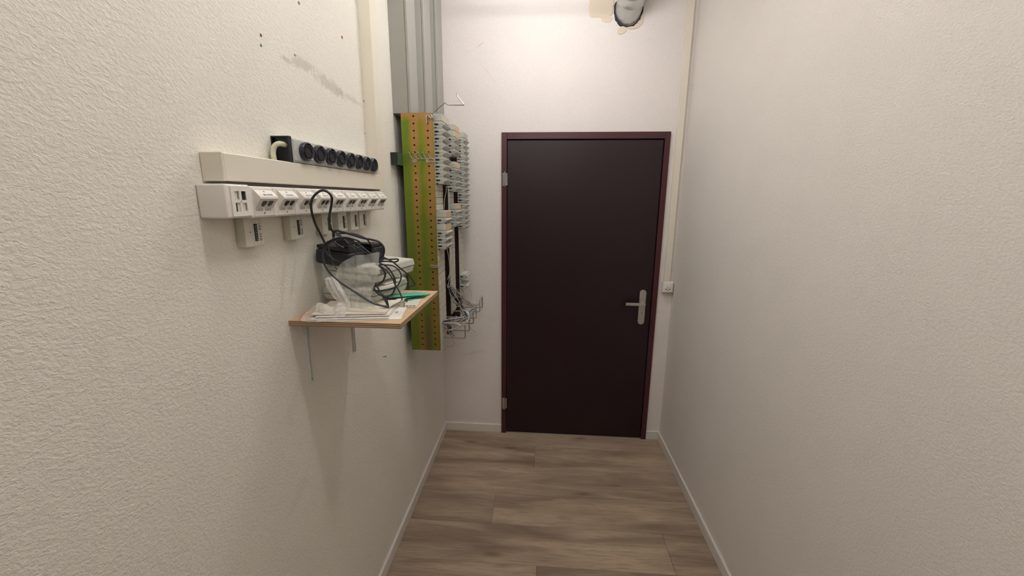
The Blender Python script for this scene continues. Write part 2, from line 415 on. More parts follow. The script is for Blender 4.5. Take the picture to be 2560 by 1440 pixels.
# ================================================================ THE DOOR
dr = empty('door_1', (0.91, 2.67, 0), 'dark aubergine flush door in a wine-red frame with steel lever handle', kind='structure')
bm = bmesh.new(); yf0, yf1 = 2.657, 2.715; wL, wT = 0.033, 0.040
box(bm, FX0, FX0 + wL, yf0, yf1, 0.0, FZ, .0015)
box(bm, FX1 - wL, FX1, yf0, yf1, 0.0, FZ, .0015)
box(bm, FX0 + wL, FX1 - wL, yf0 + .0002, yf1, FZ - wT, FZ, .0015)
build('door_frame', bm, m_frame, dr)
bm = bmesh.new(); box(bm, FX0 + wL, FX1 - wL, 2.705, 2.715, 0.0, FZ - wT)
build('frame_rebate', bm, m_gap, dr)
LX0, LX1, LZ1 = FX0 + wL + .003, FX1 - wL - .006, FZ - wT - .007
leaf = build('door_leaf', B(LX0, LX1, 2.6605, 2.702, 0.010, LZ1, .0015), m_leaf, dr)
bm = bmesh.new(); box(bm, FX0 + wL, FX1 - wL, 2.664, 2.71, 0.0, 0.0055, .001)
build('threshold', bm, m_thr, dr)
for zc in (1.772, 0.234):
    bm = bmesh.new(); xh = FX0 + wL - .012
    box(bm, xh - .014, xh - .004, 2.6515, 2.657, zc - .040, zc + .040, .001)
    box(bm, xh + .008, xh + .016, 2.6515, 2.6604, zc - .036, zc + .040, .001)
    hg = build('hinge', bm, m_zinc, dr)
    bm = bmesh.new()
    for k in range(3):
        disc_cyl(bm, (xh, 2.6475, zc - .040 + k * .027), (0, 0, 1), .0075, .0262, 12)
    disc_cyl(bm, (xh, 2.6475, zc + .041), (0, 0, 1), .004, .008, 10)
    build('hinge_pin', bm, m_zinc, hg, smooth=True)
# handle plate with rounded ends, lever, cylinder
def capsule(cx, z0, z1, r, n=12):
    P = [(cx + r * math.cos(a), z1 - r + r * math.sin(a)) for a in [PI * k / n for k in range(n + 1)]]
    P += [(cx - r * math.cos(a), z0 + r - r * math.sin(a)) for a in [PI * k / n for k in range(n + 1)]]
    return P
bm = bmesh.new(); prism(bm, capsule(1.327, 0.846, 1.081, 0.0205), 1, 2.6525, 2.6604)
hp = build('handle_plate', bm, m_steel, dr, label='brushed steel handle plate')
bm = bmesh.new(); zl = 0.9935
disc_cyl(bm, (1.327, 2.6525, zl), (0, -1, 0), .0135, .010, 20)
disc_cyl(bm, (1.327, 2.6425, zl), (0, -1, 0), .0095, .030, 16)
box(bm, 1.212, 1.337, 2.604, 2.6145, zl - .0095, zl + .0095, .003, 2)
build('lever', bm, m_steel, hp, smooth=True)
bm = bmesh.new()
disc_cyl(bm, (1.327, 2.6525, 0.926), (0, -1, 0), .0085, .004, 16)
box(bm, 1.322, 1.332, 2.6487, 2.6525, 0.906, 0.922, .001)
cy = build('lock_cylinder', bm, m_zinc, hp)
bm = bmesh.new(); box(bm, 1.3262, 1.3278, 2.6480, 2.6486, 0.921, 0.931); build('keyhole', bm, m_hole, hp)
for (sx, sz) in ((1.318, 1.070), (1.335, 1.070), (1.318, 0.858), (1.336, 0.858)):
    bm = bmesh.new(); disc_cyl(bm, (sx, 2.6525, sz), (0, -1, 0), .003, .001, 10); build('screw', bm, m_zinc, hp)

# ================================================================ DUCT PIPE, CONDUIT AND SOCKET ON THE END WALL
pr = empty('spiral_duct', (1.128, 2.672, 2.712), 'round galvanised spiral air duct entering the end wall above the door', 'duct')
PC = Vector((1.128, 0, 2.712)); R0 = 0.074
bm = bmesh.new(); n = 40
AX = Vector((0.0, -0.905, 0.425)).normalized(); PO = Vector((1.128, 2.672, 2.714)); UX = Vector((1, 0, 0)); UY = AX.cross(UX)
def duct_ring(d, r, wall=False):
    vs = []
    for k in range(n):
        a = 2 * PI * k / n; p = PO + AX * d + UX * (r * math.cos(a)) + UY * (r * math.sin(a))
        if wall: p = p + AX * ((2.672 - p.y) / AX.y)
        vs.append(bm.verts.new(p))
    return vs
rs = [duct_ring(0, R0, True)]
for d in (.070, .125, .180, .235):
    rs += [duct_ring(d - .003, R0), duct_ring(d, R0 + .0018), duct_ring(d + .003, R0)]
top = []
for k in range(n):
    a = 2 * PI * k / n; p = PO + UX * (R0 * math.cos(a)) + UY * (R0 * math.sin(a)); top.append(bm.verts.new(p + AX * (max(.05, (CEIL - p.z) / AX.z))))
rs.append(top)
for a, b in zip(rs, rs[1:]):
    for k in range(n): bm.faces.new((a[k], a[(k + 1) % n], b[(k + 1) % n], b[k]))
t = NT('galvanised_sheet'); nn = t.noise(t.pos(), 24, 3, 0.6)
t.l.new(t.mix(nn, (0.52, 0.53, 0.53, 1), (0.68, 0.68, 0.67, 1)), t.b.inputs['Base Color'])
t.b.inputs['Metallic'].default_value = 0.75; t.b.inputs['Roughness'].default_value = 0.38; m_galv = t.m
build('duct_tube', bm, m_galv, pr, smooth=True)
bm = bmesh.new(); rnd = random.Random(5); n2 = 44; R1 = []
EV = R0 / AX.y * -1.0                                  # half height of the oval where the slanted tube meets the wall
for k in range(n2):
    a = 2 * PI * k / n2; ca, sa = math.cos(a), math.sin(a); g = .009 + rnd.uniform(-.003, .004); j = rnd.uniform(-.003, .002)
    R1.append([bm.verts.new((PO.x + R0 * ca, 2.6718, PO.z + EV * sa)), bm.verts.new((PO.x + (R0 + g) * ca, 2.6715, PO.z + (EV + g) * sa)),
               bm.verts.new((PO.x + (R0 + g - .003) * ca, 2.662 + j, PO.z + (EV + g - .003) * sa)), bm.verts.new((PO.x + R0 * ca, 2.664, PO.z + EV * sa))])
for k in range(n2):
    A, Bq = R1[k], R1[(k + 1) % n2]
    for j in range(3): bm.faces.new((A[j], Bq[j], Bq[j + 1], A[j + 1]))
build('foam_collar', bm, m_foam, pr)

ct = empty('cable_conduit', (1.475, 2.672, 1.14), 'narrow cream cable conduit rising beside the door to the ceiling', 'conduit')
build('conduit_base', B(1.4545, 1.4955, 2.662, 2.672, 1.139, CEIL, .001), m_trunk, ct)
build('conduit_lid', B(1.453, 1.492, 2.652, 2.662, 1.139, CEIL, .002), m_trunk, ct)
so = empty('switched_socket', (1.476, 2.672, 1.068), 'small white switch and socket box at the foot of the conduit', 'socket')
build('socket_box', B(1.4435, 1.5085, 2.634, 2.672, 1.070, 1.139, .003, 2), m_white, so)
fc = build('cover_plate', B(1.448, 1.504, 2.6315, 2.6345, 1.0745, 1.1345, .001), m_white, so)
build('rocker', B(1.466, 1.491, 2.626, 2.632, 1.103, 1.127, .0015), m_white, fc)
bm = bmesh.new()
hexp = [(1.476 + .0215 * c, 1.0885 + .0105 * s) for c, s in ((1, 0), (.62, 1), (-.62, 1), (-1, 0), (-.62, -1), (.62, -1))]
ring = [(1.476 + .024 * c, 1.0885 + .0128 * s) for c, s in ((1, 0), (.62, 1), (-.62, 1), (-1, 0), (-.62, -1), (.62, -1))]
for k in range(6):
    a, b, c_, d = ring[k], ring[(k + 1) % 6], hexp[(k + 1) % 6], hexp[k]
    prism(bm, [a, b, c_, d], 1, 2.6295, 2.6316)
build('socket_rim', bm, m_white, fc)
bm = bmesh.new()
for dx, dz in ((-.0095, .001), (.0095, .001), (0, -.004)): disc_cyl(bm, (1.476 + dx, 2.6316, 1.0885 + dz), (0, -1, 0), .0032, .0006, 10)
for s in (-1, 1): prism(bm, [(1.476 + s * .012, 1.0980), (1.476 + s * .020, 1.091), (1.476 + s * .020, 1.089), (1.476 + s * .012, 1.0960)], 1, 2.6308, 2.6314)
build('contact_hole', bm, m_hole, fc)

# ================================================================ TRUNKING ON THE LEFT WALL
XW = -0.012
ht = empty('horizontal_trunking', (XW, 0.793, 1.686), 'long cream cable trunking box running horizontally above the outlet row', 'trunking')
build('trunking_body', B(XW, 0.026, 0.7955, 1.600, 1.687, 1.7405, .001), m_trunk, ht)
build('trunking_lid', B(0.0262, 0.034, 0.797, 1.597, 1.6868, 1.7415, .002), m_trunk, ht)
build('end_cap', B(XW, 0.0345, 0.792, 0.7975, 1.686, 1.7425, .0018), m_trunk, ht)
vt = empty('vertical_trunking', (XW, 1.64, 1.683), 'cream cable trunking running from the outlet row up to the ceiling', 'trunking')
bm = bmesh.new(); prism(bm, [(1.600, 1.682), (1.645, 1.682), (1.672, CEIL), (1.6065, CEIL)], 0, XW, 0.0215); build('trunking_body', bm, m_trunk, vt)
bm = bmesh.new(); prism(bm, [(1.598, 1.742), (1.598, 1.682), (1.647, 1.682), (1.674, CEIL), (1.6045, CEIL)], 0, 0.0217, 0.0295); build('trunking_lid', bm, m_trunk, vt)

# power strip
CAPY = 1.0315
ps = empty('power_strip', (XW, 1.022, 1.743), 'grey metal power strip with eight black sockets lying on the trunking', 'power strip')
build('strip_body', B(XW, 0.0335, 1.0320, 1.568, 1.7432, 1.8015, .002), m_alu, ps)
build('face_lid', B(0.0335, 0.0352, 1.0375, 1.565, 1.747, 1.798, .0006), m_alu, ps)
bm = bmesh.new()   # hollow black end piece, open towards the viewer
box(bm, XW, 0.0345, 1.0200, CAPY, 1.7425, 1.7455); box(bm, XW, 0.0345, 1.0200, CAPY, 1.8005, 1.8035)
box(bm, 0.0315, 0.0345, 1.0200, CAPY, 1.7455, 1.8005); box(bm, XW, -0.009, 1.0200, CAPY, 1.7455, 1.8005)
box(bm, -0.009, 0.0315, 1.0285, 1.0312, 1.7455, 1.8005)
ec = build('black_end_cap', bm, m_black, ps)
bm = bmesh.new(); disc_cyl(bm, (-0.004, 1.0285, 1.776), (0, -1, 0), .0028, .002, 10); build('screw', bm, m_zinc, ec)
bm = bmesh.new(); tube(bm, [(0.019, 1.036, 1.782), (0.0185, 1.024, 1.7835), (0.014, 1.012, 1.784), (0.006, 1.006, 1.778), (0.001, 1.005, 1.764), (0.0005, 1.006, 1.750), (0.0005, 1.008, 1.738)], .0062, 12, 5)
build('mains_cable', bm, m_ycable, ps, smooth=True, label='cream mains cable')
def socket_bm(yc, zc):
    bm = bmesh.new(); x0 = 0.0352; n = 28
    prof = [(0.0, .0262), (.004, .0270), (.010, .0262), (.0118, .0242), (.0108, .0225), (.0085, .0190)]
    rr = []
    for (dx, r) in prof:
        rr.append([bm.verts.new((x0 + dx, yc + r * 1.06 * math.cos(2 * PI * k / n), zc + r * .90 * math.sin(2 * PI * k / n))) for k in range(n)])
    for a, b in zip(rr, rr[1:]):
        for k in range(n): bm.faces.new((a[k], a[(k + 1) % n], b[(k + 1) % n], b[k]))
    bm.faces.new(rr[0][::-1]); bm.faces.new(rr[-1])
    return bm
ysock = [1.0865, 1.1505, 1.2125, 1.2745, 1.3405, 1.402, 1.463, 1.5225]
soc0 = None
for i, ysk in enumerate(ysock):
    zc = 1.7725
    if i == 0:
        soc0 = build('socket', socket_bm(ysk + 0.0, zc), m_sock, ps, smooth=True)
        bm = bmesh.new(); hx = [(ysk + .0185 * c, zc + .0142 * s) for c, s in ((1, 0), (.45, .95), (-.55, .95), (-1, 0), (-.55, -.95), (.45, -.95))]
        prism(bm, hx, 0, 0.0434, 0.0441); build('socket_recess', bm, m_hole, soc0)
        bm = bmesh.new()
        hx2 = [(ysk + .0212 * c, zc + .0165 * s) for c, s in ((1, 0), (.45, .95), (-.55, .95), (-1, 0), (-.55, -.95), (.45, -.95))]
        for k in range(6): prism(bm, [hx2[k], hx2[(k + 1) % 6], hx[(k + 1) % 6], hx[k]], 0, 0.0436, 0.0458)
        build('socket_rim', bm, m_sock, soc0)
    else:
        copy_tree(soc0, ps, (0, ysk - ysock[0], 0))
tb = text_mesh('T13', .006, frame((0, 0, -1), (0, 1, 0), (0.0355, 1.0420, 1.766))); build('print', tb, m_inkg, ps)

# outlet row: first box with four square openings
fb = empty('outlet_box', (XW, 0.771, 1.6145), 'white outlet box with four square openings at the left end of the row', 'outlet box', 'outlet boxes in the row under the trunking')
build('box_body', B(XW, 0.048, 0.7715, 0.8405, 1.6135, 1.6805, .0045, 3), m_white, fb, smooth=True)
pl = bmesh.new()
y0, y1, z0, z1 = 0.7835, 0.8385, 1.6175, 1.6765; xa, xb = 0.048, 0.0505
oy = [(0.7925, 0.8055), (0.8115, 0.8250)]; oz = [(1.6265, 1.6440), (1.6495, 1.6670)]
ysx = [y0, oy[0][0], oy[0][1], oy[1][0], oy[1][1], y1]; zsx = [z0, oz[0][0], oz[0][1], oz[1][0], oz[1][1], z1]
for i in range(5):
    for j in range(5):
        if i in (1, 3) and j in (1, 3): continue
        box(pl, xa, xb, ysx[i], ysx[i + 1], zsx[j], zsx[j + 1])
bmesh.ops.remove_doubles(pl, verts=pl.verts, dist=1e-6)
fp = build('insert_plate', pl, m_white, fb)
kinds = {(0, 1): 'light', (1, 1): 'dark', (0, 0): 'half', (1, 0): 'light'}
for (i, j), kd in kinds.items():
    bm = bmesh.new(); a, b = oy[i]; c_, d = oz[j]
    box(bm, 0.0481, 0.0484, a, b, c_, d)
    build('opening', bm, m_hole if kd == 'dark' else m_low, fp)
    if kd == 'half':
        build('opening_gap', B(0.0484, 0.0488, a, a + .006, c_, d), m_hole, fp)
    if kd == 'light':
        build('opening_gap', B(0.0484, 0.0488, b - .0035, b - .0008, c_ + .002, d), m_screw, fp)
bm = bmesh.new(); disc_cyl(bm, (0.0505, 0.8085, 1.6468), (1, 0, 0), .0014, .0006, 8); build('screw', bm, m_screw, fp)

# the nine hooded jack boxes
JY = [0.8430, 0.9250, 1.0080, 1.0915, 1.1755, 1.2600, 1.3445, 1.4290, 1.5140]
def make_jack(yb, heading, label):
    t = empty('jack_box', (XW, yb, 1.6145), label, 'outlet box', 'outlet boxes in the row under the trunking')
    W_ = .0815; xf = 0.0425
    build('box_body', B(XW, xf, yb, yb + W_, 1.6110, 1.6785, .0045, 3), m_white, t, smooth=True)
    build('cover_plate', B(xf - .0005, xf + .0012, yb + .011, yb + W_ - .004, 1.6150, 1.6735, .0005), m_white, t)
    # hood: slanting label face on top, receding jack face below
    ya, yc = yb + .0125, yb + W_ - .0085; ztp, zfr, zlo, zbt = 1.6705, 1.6560, 1.6515, 1.6335
    pro = [(xf + .0012, ztp), (xf + .0035, ztp - .0006), (xf + .0170, zfr), (xf + .0172, zlo + .0005), (xf + .0160, zlo), (xf + .0030, zbt), (xf + .0012, zbt)]
    bm = bmesh.new(); prism(bm, pro, 1, ya, yc)
    hd = build('hood', bm, m_white, t)
    # jack openings on the slanted lower face
    n0 = Vector((xf + .0160, 0, zlo)); n1 = Vector((xf + .0030, 0, zbt)); dn = (n1 - n0); ln = dn.length; dn.normalize(); nor = Vector((dn.z, 0, -dn.x)) * -1
    if nor.x < 0: nor = -nor
    for k in range(2):
        cy_ = ya + (.021 if k == 0 else .0415); bm = bmesh.new(); hw = .0078
        for (s0, s1, hw_) in ((.22, .72, hw), (.72, .88, hw * .55)):
            P = [n0 + dn * (ln * s0) + nor * .0003, n0 + dn * (ln * s1) + nor * .0003]
            vs = [bm.verts.new((q.x, yq, q.z)) for q, yq in ((P[0], cy_ - hw_), (P[0], cy_ + hw_), (P[1], cy_ + hw_), (P[1], cy_ - hw_))]
            vi = [bm.verts.new((q.co.x - nor.x * .0012, q.co.y, q.co.z - nor.z * .0012)) for q in vs]
            bm.faces.new(vs); bm.faces.new(vi[::-1])
            for e in range(4): bm.faces.new((vs[e], vi[e], vi[(e + 1) % 4], vs[(e + 1) % 4]))
        build('jack', bm, m_jackg if yb < .9 else m_jack, hd)
    # print and screws
    fx = Vector((0, 1, 0)); s0 = Vector((xf + .0170, 0, zfr)); s1 = Vector((xf + .0035, 0, ztp - .0006)); upv = (s1 - s0).normalized()
    mid = s0 + (s1 - s0) * .28; o_ = Vector((mid.x, (ya + yc) / 2, mid.z)) + Vector((0, 1, 0)).cross(upv) * .0003
    lab = B(0, 1, 0, 1, 0, 1); lab.clear(); mt = frame(fx, upv, o_)
    vs = [lab.verts.new(mt @ Vector(p)) for p in ((-.0255, -.0045, 0), (.0275, -.0045, 0), (.0275, .0045, 0), (-.0255, .0045, 0), (-.0255, -.0045, -.0006), (.0275, -.0045, -.0006), (.0275, .0045, -.0006), (-.0255, .0045, -.0006))]
    for f in ((0, 1, 2, 3), (7, 6, 5, 4), (0, 4, 5, 1), (1, 5, 6, 2), (2, 6, 7, 3), (3, 7, 4, 0)): lab.faces.new([vs[q] for q in f])
    build('label_strip', lab, m_paper, hd)
    build('label_print', text_mesh(heading, .0072, frame(fx, upv, o_ + (upv * 0) + Vector((.0005, 0, .0002)))), m_inkg, hd)
    build('print', text_mesh('U-BUS   S-BUS', .0083, frame((0, 1, 0), (0, 0, 1), (xf + .0014, yb + .0405, 1.6282))), m_inkg, t)
    bm = bmesh.new(); disc_cyl(bm, (xf + .0012, yb + .043, 1.6208), (1, 0, 0), .0019, .0008, 10); build('screw', bm, m_screw, t)
    bm = bmesh.new(); c0 = s0 + (s1 - s0) * .80; disc_cyl(bm, (c0.x, yb + .0405, c0.z), tuple(Vector((0, 1, 0)).cross(upv)), .0019, .0007, 10); build('screw', bm, m_screw, hd)
    return t
ordw = ['first', 'second', 'third', 'fourth', 'fifth', 'sixth', 'seventh', 'eighth']
lbls = ['white hooded jack box with greenish jacks, directly right of the four-opening box'] + \
       ['white hooded twin-jack box, %s from the left of those with black jacks' % wd for wd in ordw[:7]] + \
       ['white hooded twin-jack box at the right end of the row, below the vertical trunking']
heads = ['RR2 90 90', 'R23 90 91', 'R23 92 93', 'R23 94 95', 'R23 96 97', 'R24 98 99', 'R24 90 91', 'R24 92 93', 'R24 94 95']
for yb, hdg, lb in zip(JY, heads, lbls): make_jack(yb, hdg, lb)

# six small sockets below the row
LB = [(.860, '1AB  2AB'), (1.027, '3AB  4AB'), (1.186, '5AB  6AB'), (1.283, '7AB  8AB'), (1.370, '9AB 10AB'), (1.440, '11AB 12AB')]
lbl2 = ['small yellowed connector box below the row, leftmost and largest in view', 'small connector box below the row, second from the left, standing alone',
        'small connector box below the row, partly behind the black cable loop', 'small connector box below the row, just right of the cable loop',
        'small connector box below the row, second from the right end', 'small connector box below the row, at its right end']
for (yb, tx), lb in zip(LB, lbl2):
    t = empty('connector_box', (XW, yb, 1.546), lb, 'outlet box', 'small connector boxes below the outlet row')
    W_ = .060; xf = 0.0105
    build('box_body', B(XW, xf, yb, yb + W_, 1.5455, 1.6105, .003, 2), m_low, t, smooth=True)
    sp = build('connector_plate', B(xf, xf + .0010, yb + .0265, yb + .041, 1.5500, 1.6035, .0003), m_paper, t)
    bm = bmesh.new(); box(bm, xf + .0010, xf + .0022, yb + .0285, yb + .0385, 1.5570, 1.5965)
    cs = build('connector_strip', bm, m_black, sp)
    bm = bmesh.new()
    for k in range(7): box(bm, xf + .0022, xf + .0027, yb + .0300, yb + .0370, 1.5590 + k * .0052, 1.5612 + k * .0052)
    build('contact_row', bm, m_screw, sp, kind='stuff')
    for zz in (1.5535, 1.6000):
        bm = bmesh.new(); disc_cyl(bm, (xf + .0010, yb + .0335, zz), (1, 0, 0), .0013, .0005, 8); build('screw', bm, m_screw, sp)
    bm = bmesh.new(); disc_cyl(bm, (xf, yb + .0165, 1.5785), (1, 0, 0), .0017, .0006, 8); build('screw', bm, m_screw, t)
    build('print', text_mesh(tx, .0105, frame((0, 0, -1), (0, 1, 0), (xf + .0002, yb + .0490, 1.5775))), m_ink, t)

# ================================================================ SHELF AND BRACKETS
SX, SY0, SY1, SZ = 0.296, 1.008, 1.402, 1.332
sh = build('shelf', B(XW, SX, SY0, SY1, SZ - .0145, SZ, .0004), m_ply)
tag(sh, 'raw plywood shelf board on the left wall, cluttered with devices and cables', 'shelf')
for i, (yb, zb, lb) in enumerate(((1.078, 1.124, 'white shelf bracket at the near left end of the plywood shelf'), (1.360, 1.108, 'white shelf bracket under the far end of the plywood shelf'))):
    t = empty('shelf_bracket', (XW, yb, zb), lb, 'bracket', 'white brackets under the shelf')
    zt = SZ - .0147
    bm = bmesh.new()
    w0, w1 = .0085, .0050
    A = [(yb - w1, zb), (yb + w1, zb), (yb + w0, zt), (yb - w0, zt)]
    prism(bm, A, 0, XW, XW + .002)
    for s in (-1, 1):
        prism(bm, [(yb + s * w1, zb), (yb + s * (w1 - .0014), zb), (yb + s * (w0 - .0014), zt), (yb + s * w0, zt)], 0, XW + .002, XW + .0075)
    build('vertical_leg', bm, m_brkt, t)
    bm = bmesh.new(); Lh = .235
    prism(bm, [(XW, yb - w0), (XW + Lh, yb - w1), (XW + Lh, yb + w1), (XW, yb + w0)], 2, zt - .002, zt)
    for s in (-1, 1):
        prism(bm, [(XW, yb + s * w0), (XW + Lh, yb + s * w1), (XW + Lh, yb + s * (w1 - .0014)), (XW, yb + s * (w0 - .0014))], 2, zt - .0065, zt - .002)
    build('horizontal_leg', bm, m_brkt, t)
    for zs_ in (zb + .007, zt - .014):
        bm = bmesh.new(); disc_cyl(bm, (XW + .002, yb, zs_), (1, 0, 0), .0040, .0028, 12); build('screw', bm, m_screw, t)

# ================================================================ GREY DUCTS ABOVE THE RACK
dl = ['grey cable duct coming down to the rack, nearest to the camera', 'grey cable duct coming down to the rack, middle of the three', 'grey cable duct coming down to the rack, beside the end wall']
for (ya, yb_), lb in zip(((1.905, 2.020), (2.168, 2.284), (2.412, 2.540)), dl):
    t = empty('cable_duct', (XW, ya, 2.024), lb, 'cable duct', 'grey cable ducts above the rack')
    build('duct_body', B(XW, 0.058, ya + .001, yb_ - .001, 2.024, CEIL, .001), m_duct, t)
    build('duct_lid', B(0.0592, 0.0715, ya - .0005, yb_ + .0005, 2.0238, CEIL, .002), m_duct, t)

# ================================================================ WIRING RACK
TOP, BOT, PIT = 2.0245, 0.912, 0.0305
rk = empty('wiring_rack', (0.09, 2.15, BOT), 'tall wall-mounted telephone wiring rack with green and orange passivated side plate and grey terminal blocks', 'wiring rack')
bm = bmesh.new()   # C-rail on the wall that carries the columns, open black end
y0, y1 = 1.842, 2.62
box(bm, XW, -0.008, y0, y1, 1.799, 1.852); box(bm, -0.008, 0.024, y0, y1, 1.849, 1.852); box(bm, -0.008, 0.024, y0, y1, 1.799, 1.802)
box(bm, 0.021, 0.024, y0, y1, 1.802, 1.849); box(bm, -0.008, 0.021, y0 + .004, y0 + .006, 1.802, 1.849)
build('wall_rail', bm, m_green, rk); 
build('rail_end_cap', B(-0.0095, 0.0205, 1.8408, 1.8455, 1.8005, 1.8505, .001), m_black, rk)
bm = bmesh.new(); box(bm, XW, 0.024, 1.90, 2.62, 1.10, 1.15); build('wall_rail', bm, m_green, rk)
def holed_plate(y0):
    """steel plate facing the viewer, two rows of punched oval holes"""
    bm = bmesh.new(); xa, xb = 0.024, 0.1690; cols = (0.0805, 0.1415 + .0025); th = .002
    split = 0.112; nh = 36; hz0 = 2.0105; hp = 0.03052
    zs = [TOP] + [hz0 - hp * (k + .5) for k in range(nh)]
    zs[-1] = BOT
    for k in range(nh):
        zt_, zb_ = zs[k], zs[k + 1]; zc = hz0 - hp * k
        for ci, (c, l, r) in enumerate(((cols[0], xa, split), (cols[1], split, xb))):
            rect = []; oct_ = []
            m = 8
            for j in range(m):
                a = PI / 4 * j + PI / 8
                oct_.append((c + .0047 * math.cos(a), zc + .0038 * math.sin(a)))
            rect = [(r, zc + (zt_ - zc) * .5), (c + .006, zt_), (c - .006, zt_), (l, zc + (zt_ - zc) * .5), (l, zc - (zc - zb_) * .5), (c - .006, zb_), (c + .006, zb_), (r, zc - (zc - zb_) * .5)]
            corners = {0: (r, zt_), 2: (l, zt_), 4: (l, zb_), 6: (r, zb_)}
            if (k == 0 and ci == 1) or (k == 12 and ci == 0 and False):
                pass
            of = [bm.verts.new((p[0], y0, p[1])) for p in oct_]; ob_ = [bm.verts.new((p[0], y0 + th, p[1])) for p in oct_]
            rf = [bm.verts.new((p[0], y0, p[1])) for p in rect]; cf = {q: bm.verts.new((p[0], y0, p[1])) for q, p in corners.items()}
            for j in range(m):
                j2 = (j + 1) % m
                if j in corners: bm.faces.new((of[j], rf[j], cf[j], rf[j2], of[j2]))
                else: bm.faces.new((of[j], rf[j], rf[j2], of[j2]))
                bm.faces.new((of[j], of[j2], ob_[j2], ob_[j]))
    bmesh.ops.remove_doubles(bm, verts=bm.verts, dist=2e-5)
    # back face and the rim
    box(bm, xb - .0012, xb, y0 + .0001, y0 + th, BOT, TOP); box(bm, xa, xa + .0012, y0 + .0001, y0 + th, BOT, TOP)
    box(bm, xa, xb, y0 + .0002, y0 + th, BOT, BOT + .0012); box(bm, xa, xb, y0 + .0002, y0 + th, TOP - .0012, TOP)
    return bm
Y0C = [1.900, 2.152, 2.404]
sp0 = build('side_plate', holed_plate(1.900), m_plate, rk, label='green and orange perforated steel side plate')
for k in (1, 2):
    c = copy_tree(sp0, rk, (0, Y0C[k] - 1.900, 0)); c['label'] = 'side plate of a rear column, shade between the columns painted in as dark brown'; c.data = c.data.copy(); c.data.materials.clear(); c.data.materials.append(m_rackshade)  # copies of the front plate, shade of the gaps painted in as dark brown
for k, yc in enumerate(Y0C):
    zb_ = BOT if k == 0 else (1.00 if k == 1 else .985)
    bm = bmesh.new()
    box(bm, 0.024, 0.155, yc + .014, yc + .158, zb_ + .002, TOP - .002)
    build('column_shade_core', bm, m_rackshade, rk)  # dark block painted as the shade inside the column, seen through the holes
X0 = 0.1560; XT = 0.1670
def zi(i): return TOP - PIT * i
def tile_bm(y0, w):
    bm = bmesh.new(); box(bm, X0, XT, y0, y0 + w, -PIT + .0012, -.0004, .0012); return bm
tile0 = None; blk0 = None; cap0 = None; cap1 = None
def place(o, k, i):
    return copy_tree(o, rk, (0, Y0C[k] - Y0C[0], zi(i)))
def make_protos():
    global tile0, blk0, cap0, cap1
    y0 = Y0C[0] + .028; w = .128; off = Vector(ROOT[rk.name])
    def bld(name, bm, mat, parent=None, **kw):
        for v in bm.verts: v.co.z += 0
        me_parent = rk if parent is None else parent
        return build(name, bm, mat, me_parent, **kw)
    # geometry is written around z = 0 and is lifted by the copy's own location
    t = tile_bm(y0, w); tile0 = bld('spacer_tile', t, m_tile)
    pro = [(X0, -.0298), (.2020, -.0298), (.2020, -.0215), (.2130, -.0160), (.2150, -.0150), (.2150, -.0105), (.2120, -.0088), (.2035, -.0070), (.2035, -.0004), (X0, -.0004)]
    bm = bmesh.new(); prism(bm, pro, 1, y0 - .002, y0 + w)
    blk0 = bld('terminal_block', bm, m_block)
    bm = bmesh.new(); box(bm, X0 + .012, X0 + .030, y0 - .0026, y0 - .0015, -.0180, -.0105); build('slot', bm, m_hole, blk0)
    bm = bmesh.new(); box(bm, X0 + .012, X0 + .022, y0 - .0026, y0 - .0015, -.0298, -.0265); build('slot', bm, m_hole, blk0)
    bm = bmesh.new()
    box(bm, X0 + .031, X0 + .0345, y0 - .0032, y0 - .0018, -.0165, -.0125); box(bm, X0 + .036, .2100, y0 - .0030, y0 - .0018, -.0135, -.0120)
    box(bm, X0 + .014, .2010, y0 - .0030, y0 - .0018, -.0262, -.0250); box(bm, X0 + .036, X0 + .0372, y0 - .0030, y0 - .0018, -.0215, -.0190)
    build('latch_ridges', bm, m_screw, blk0)
    bm = bmesh.new(); box(bm, .2020, .2026, y0 + .006, y0 + w - .008, -.0285, -.0222); build('label_window', bm, m_window, blk0)
    bm = bmesh.new(); box(bm, .2150, .2156, y0 + .014, y0 + w - .014, -.0138, -.0118); build('lip_slot', bm, m_screw, blk0)
    bm = bmesh.new(); box(bm, .2035, .2040, y0 + .004, y0 + w - .005, -.0062, -.0008); build('front_strip', bm, m_blockfront, blk0)
    bm = bmesh.new(); box(bm, X0, .2055, y0 - .002, y0 + w, -.0300, -.0004, .0014)
    cap0 = bld('cover_block', bm, m_block)
    bm = bmesh.new(); box(bm, .2055, .2062, y0 + .001, y0 + w - .002, -.0288, -.0016); build('cover_front', bm, m_blockfront, cap0)
    cap1 = copy_tree(cap0, rk)
    for ch in bpy.data.objects:
        if ch.parent is cap1:
            ch.data = ch.data.copy(); ch.data.materials.clear(); ch.data.materials.append(m_blocktan)
    # protos written near z=0 relative to rack root: undo the root's z so that location z = room z
    return
make_protos()
lay = [
    dict(caps=[0, 14, 16], tan=[14, 16], blocks=list(range(1, 10)) + [15, 17, 18, 19], tiles=list(range(10, 14)) + list(range(20, 36))),
    dict(caps=[0, 1, 6, 13], tan=[0, 1, 6, 13], blocks=[2, 3, 4] + [7, 8, 9, 10] + [14, 15, 16], tiles=[11, 12] + list(range(17, 33))),
    dict(caps=[0], tan=[], blocks=list(range(1, 18)) + [27, 29], tiles=list(range(18, 27)) + [28, 30, 31]),
]
first = {'t': True}
for k, L in enumerate(lay):
    for i in L['tiles']: place(tile0, k, i)
    for i in L['blocks']: place(blk0, k, i)
    for i in L['caps']: place(cap1 if i in L['tan'] else cap0, k, i)
def drop(o):
    for ch in [q for q in bpy.data.objects if q.parent is o]: drop(ch)
    bpy.data.objects.remove(o)
for o in (tile0, blk0, cap0, cap1): drop(o)

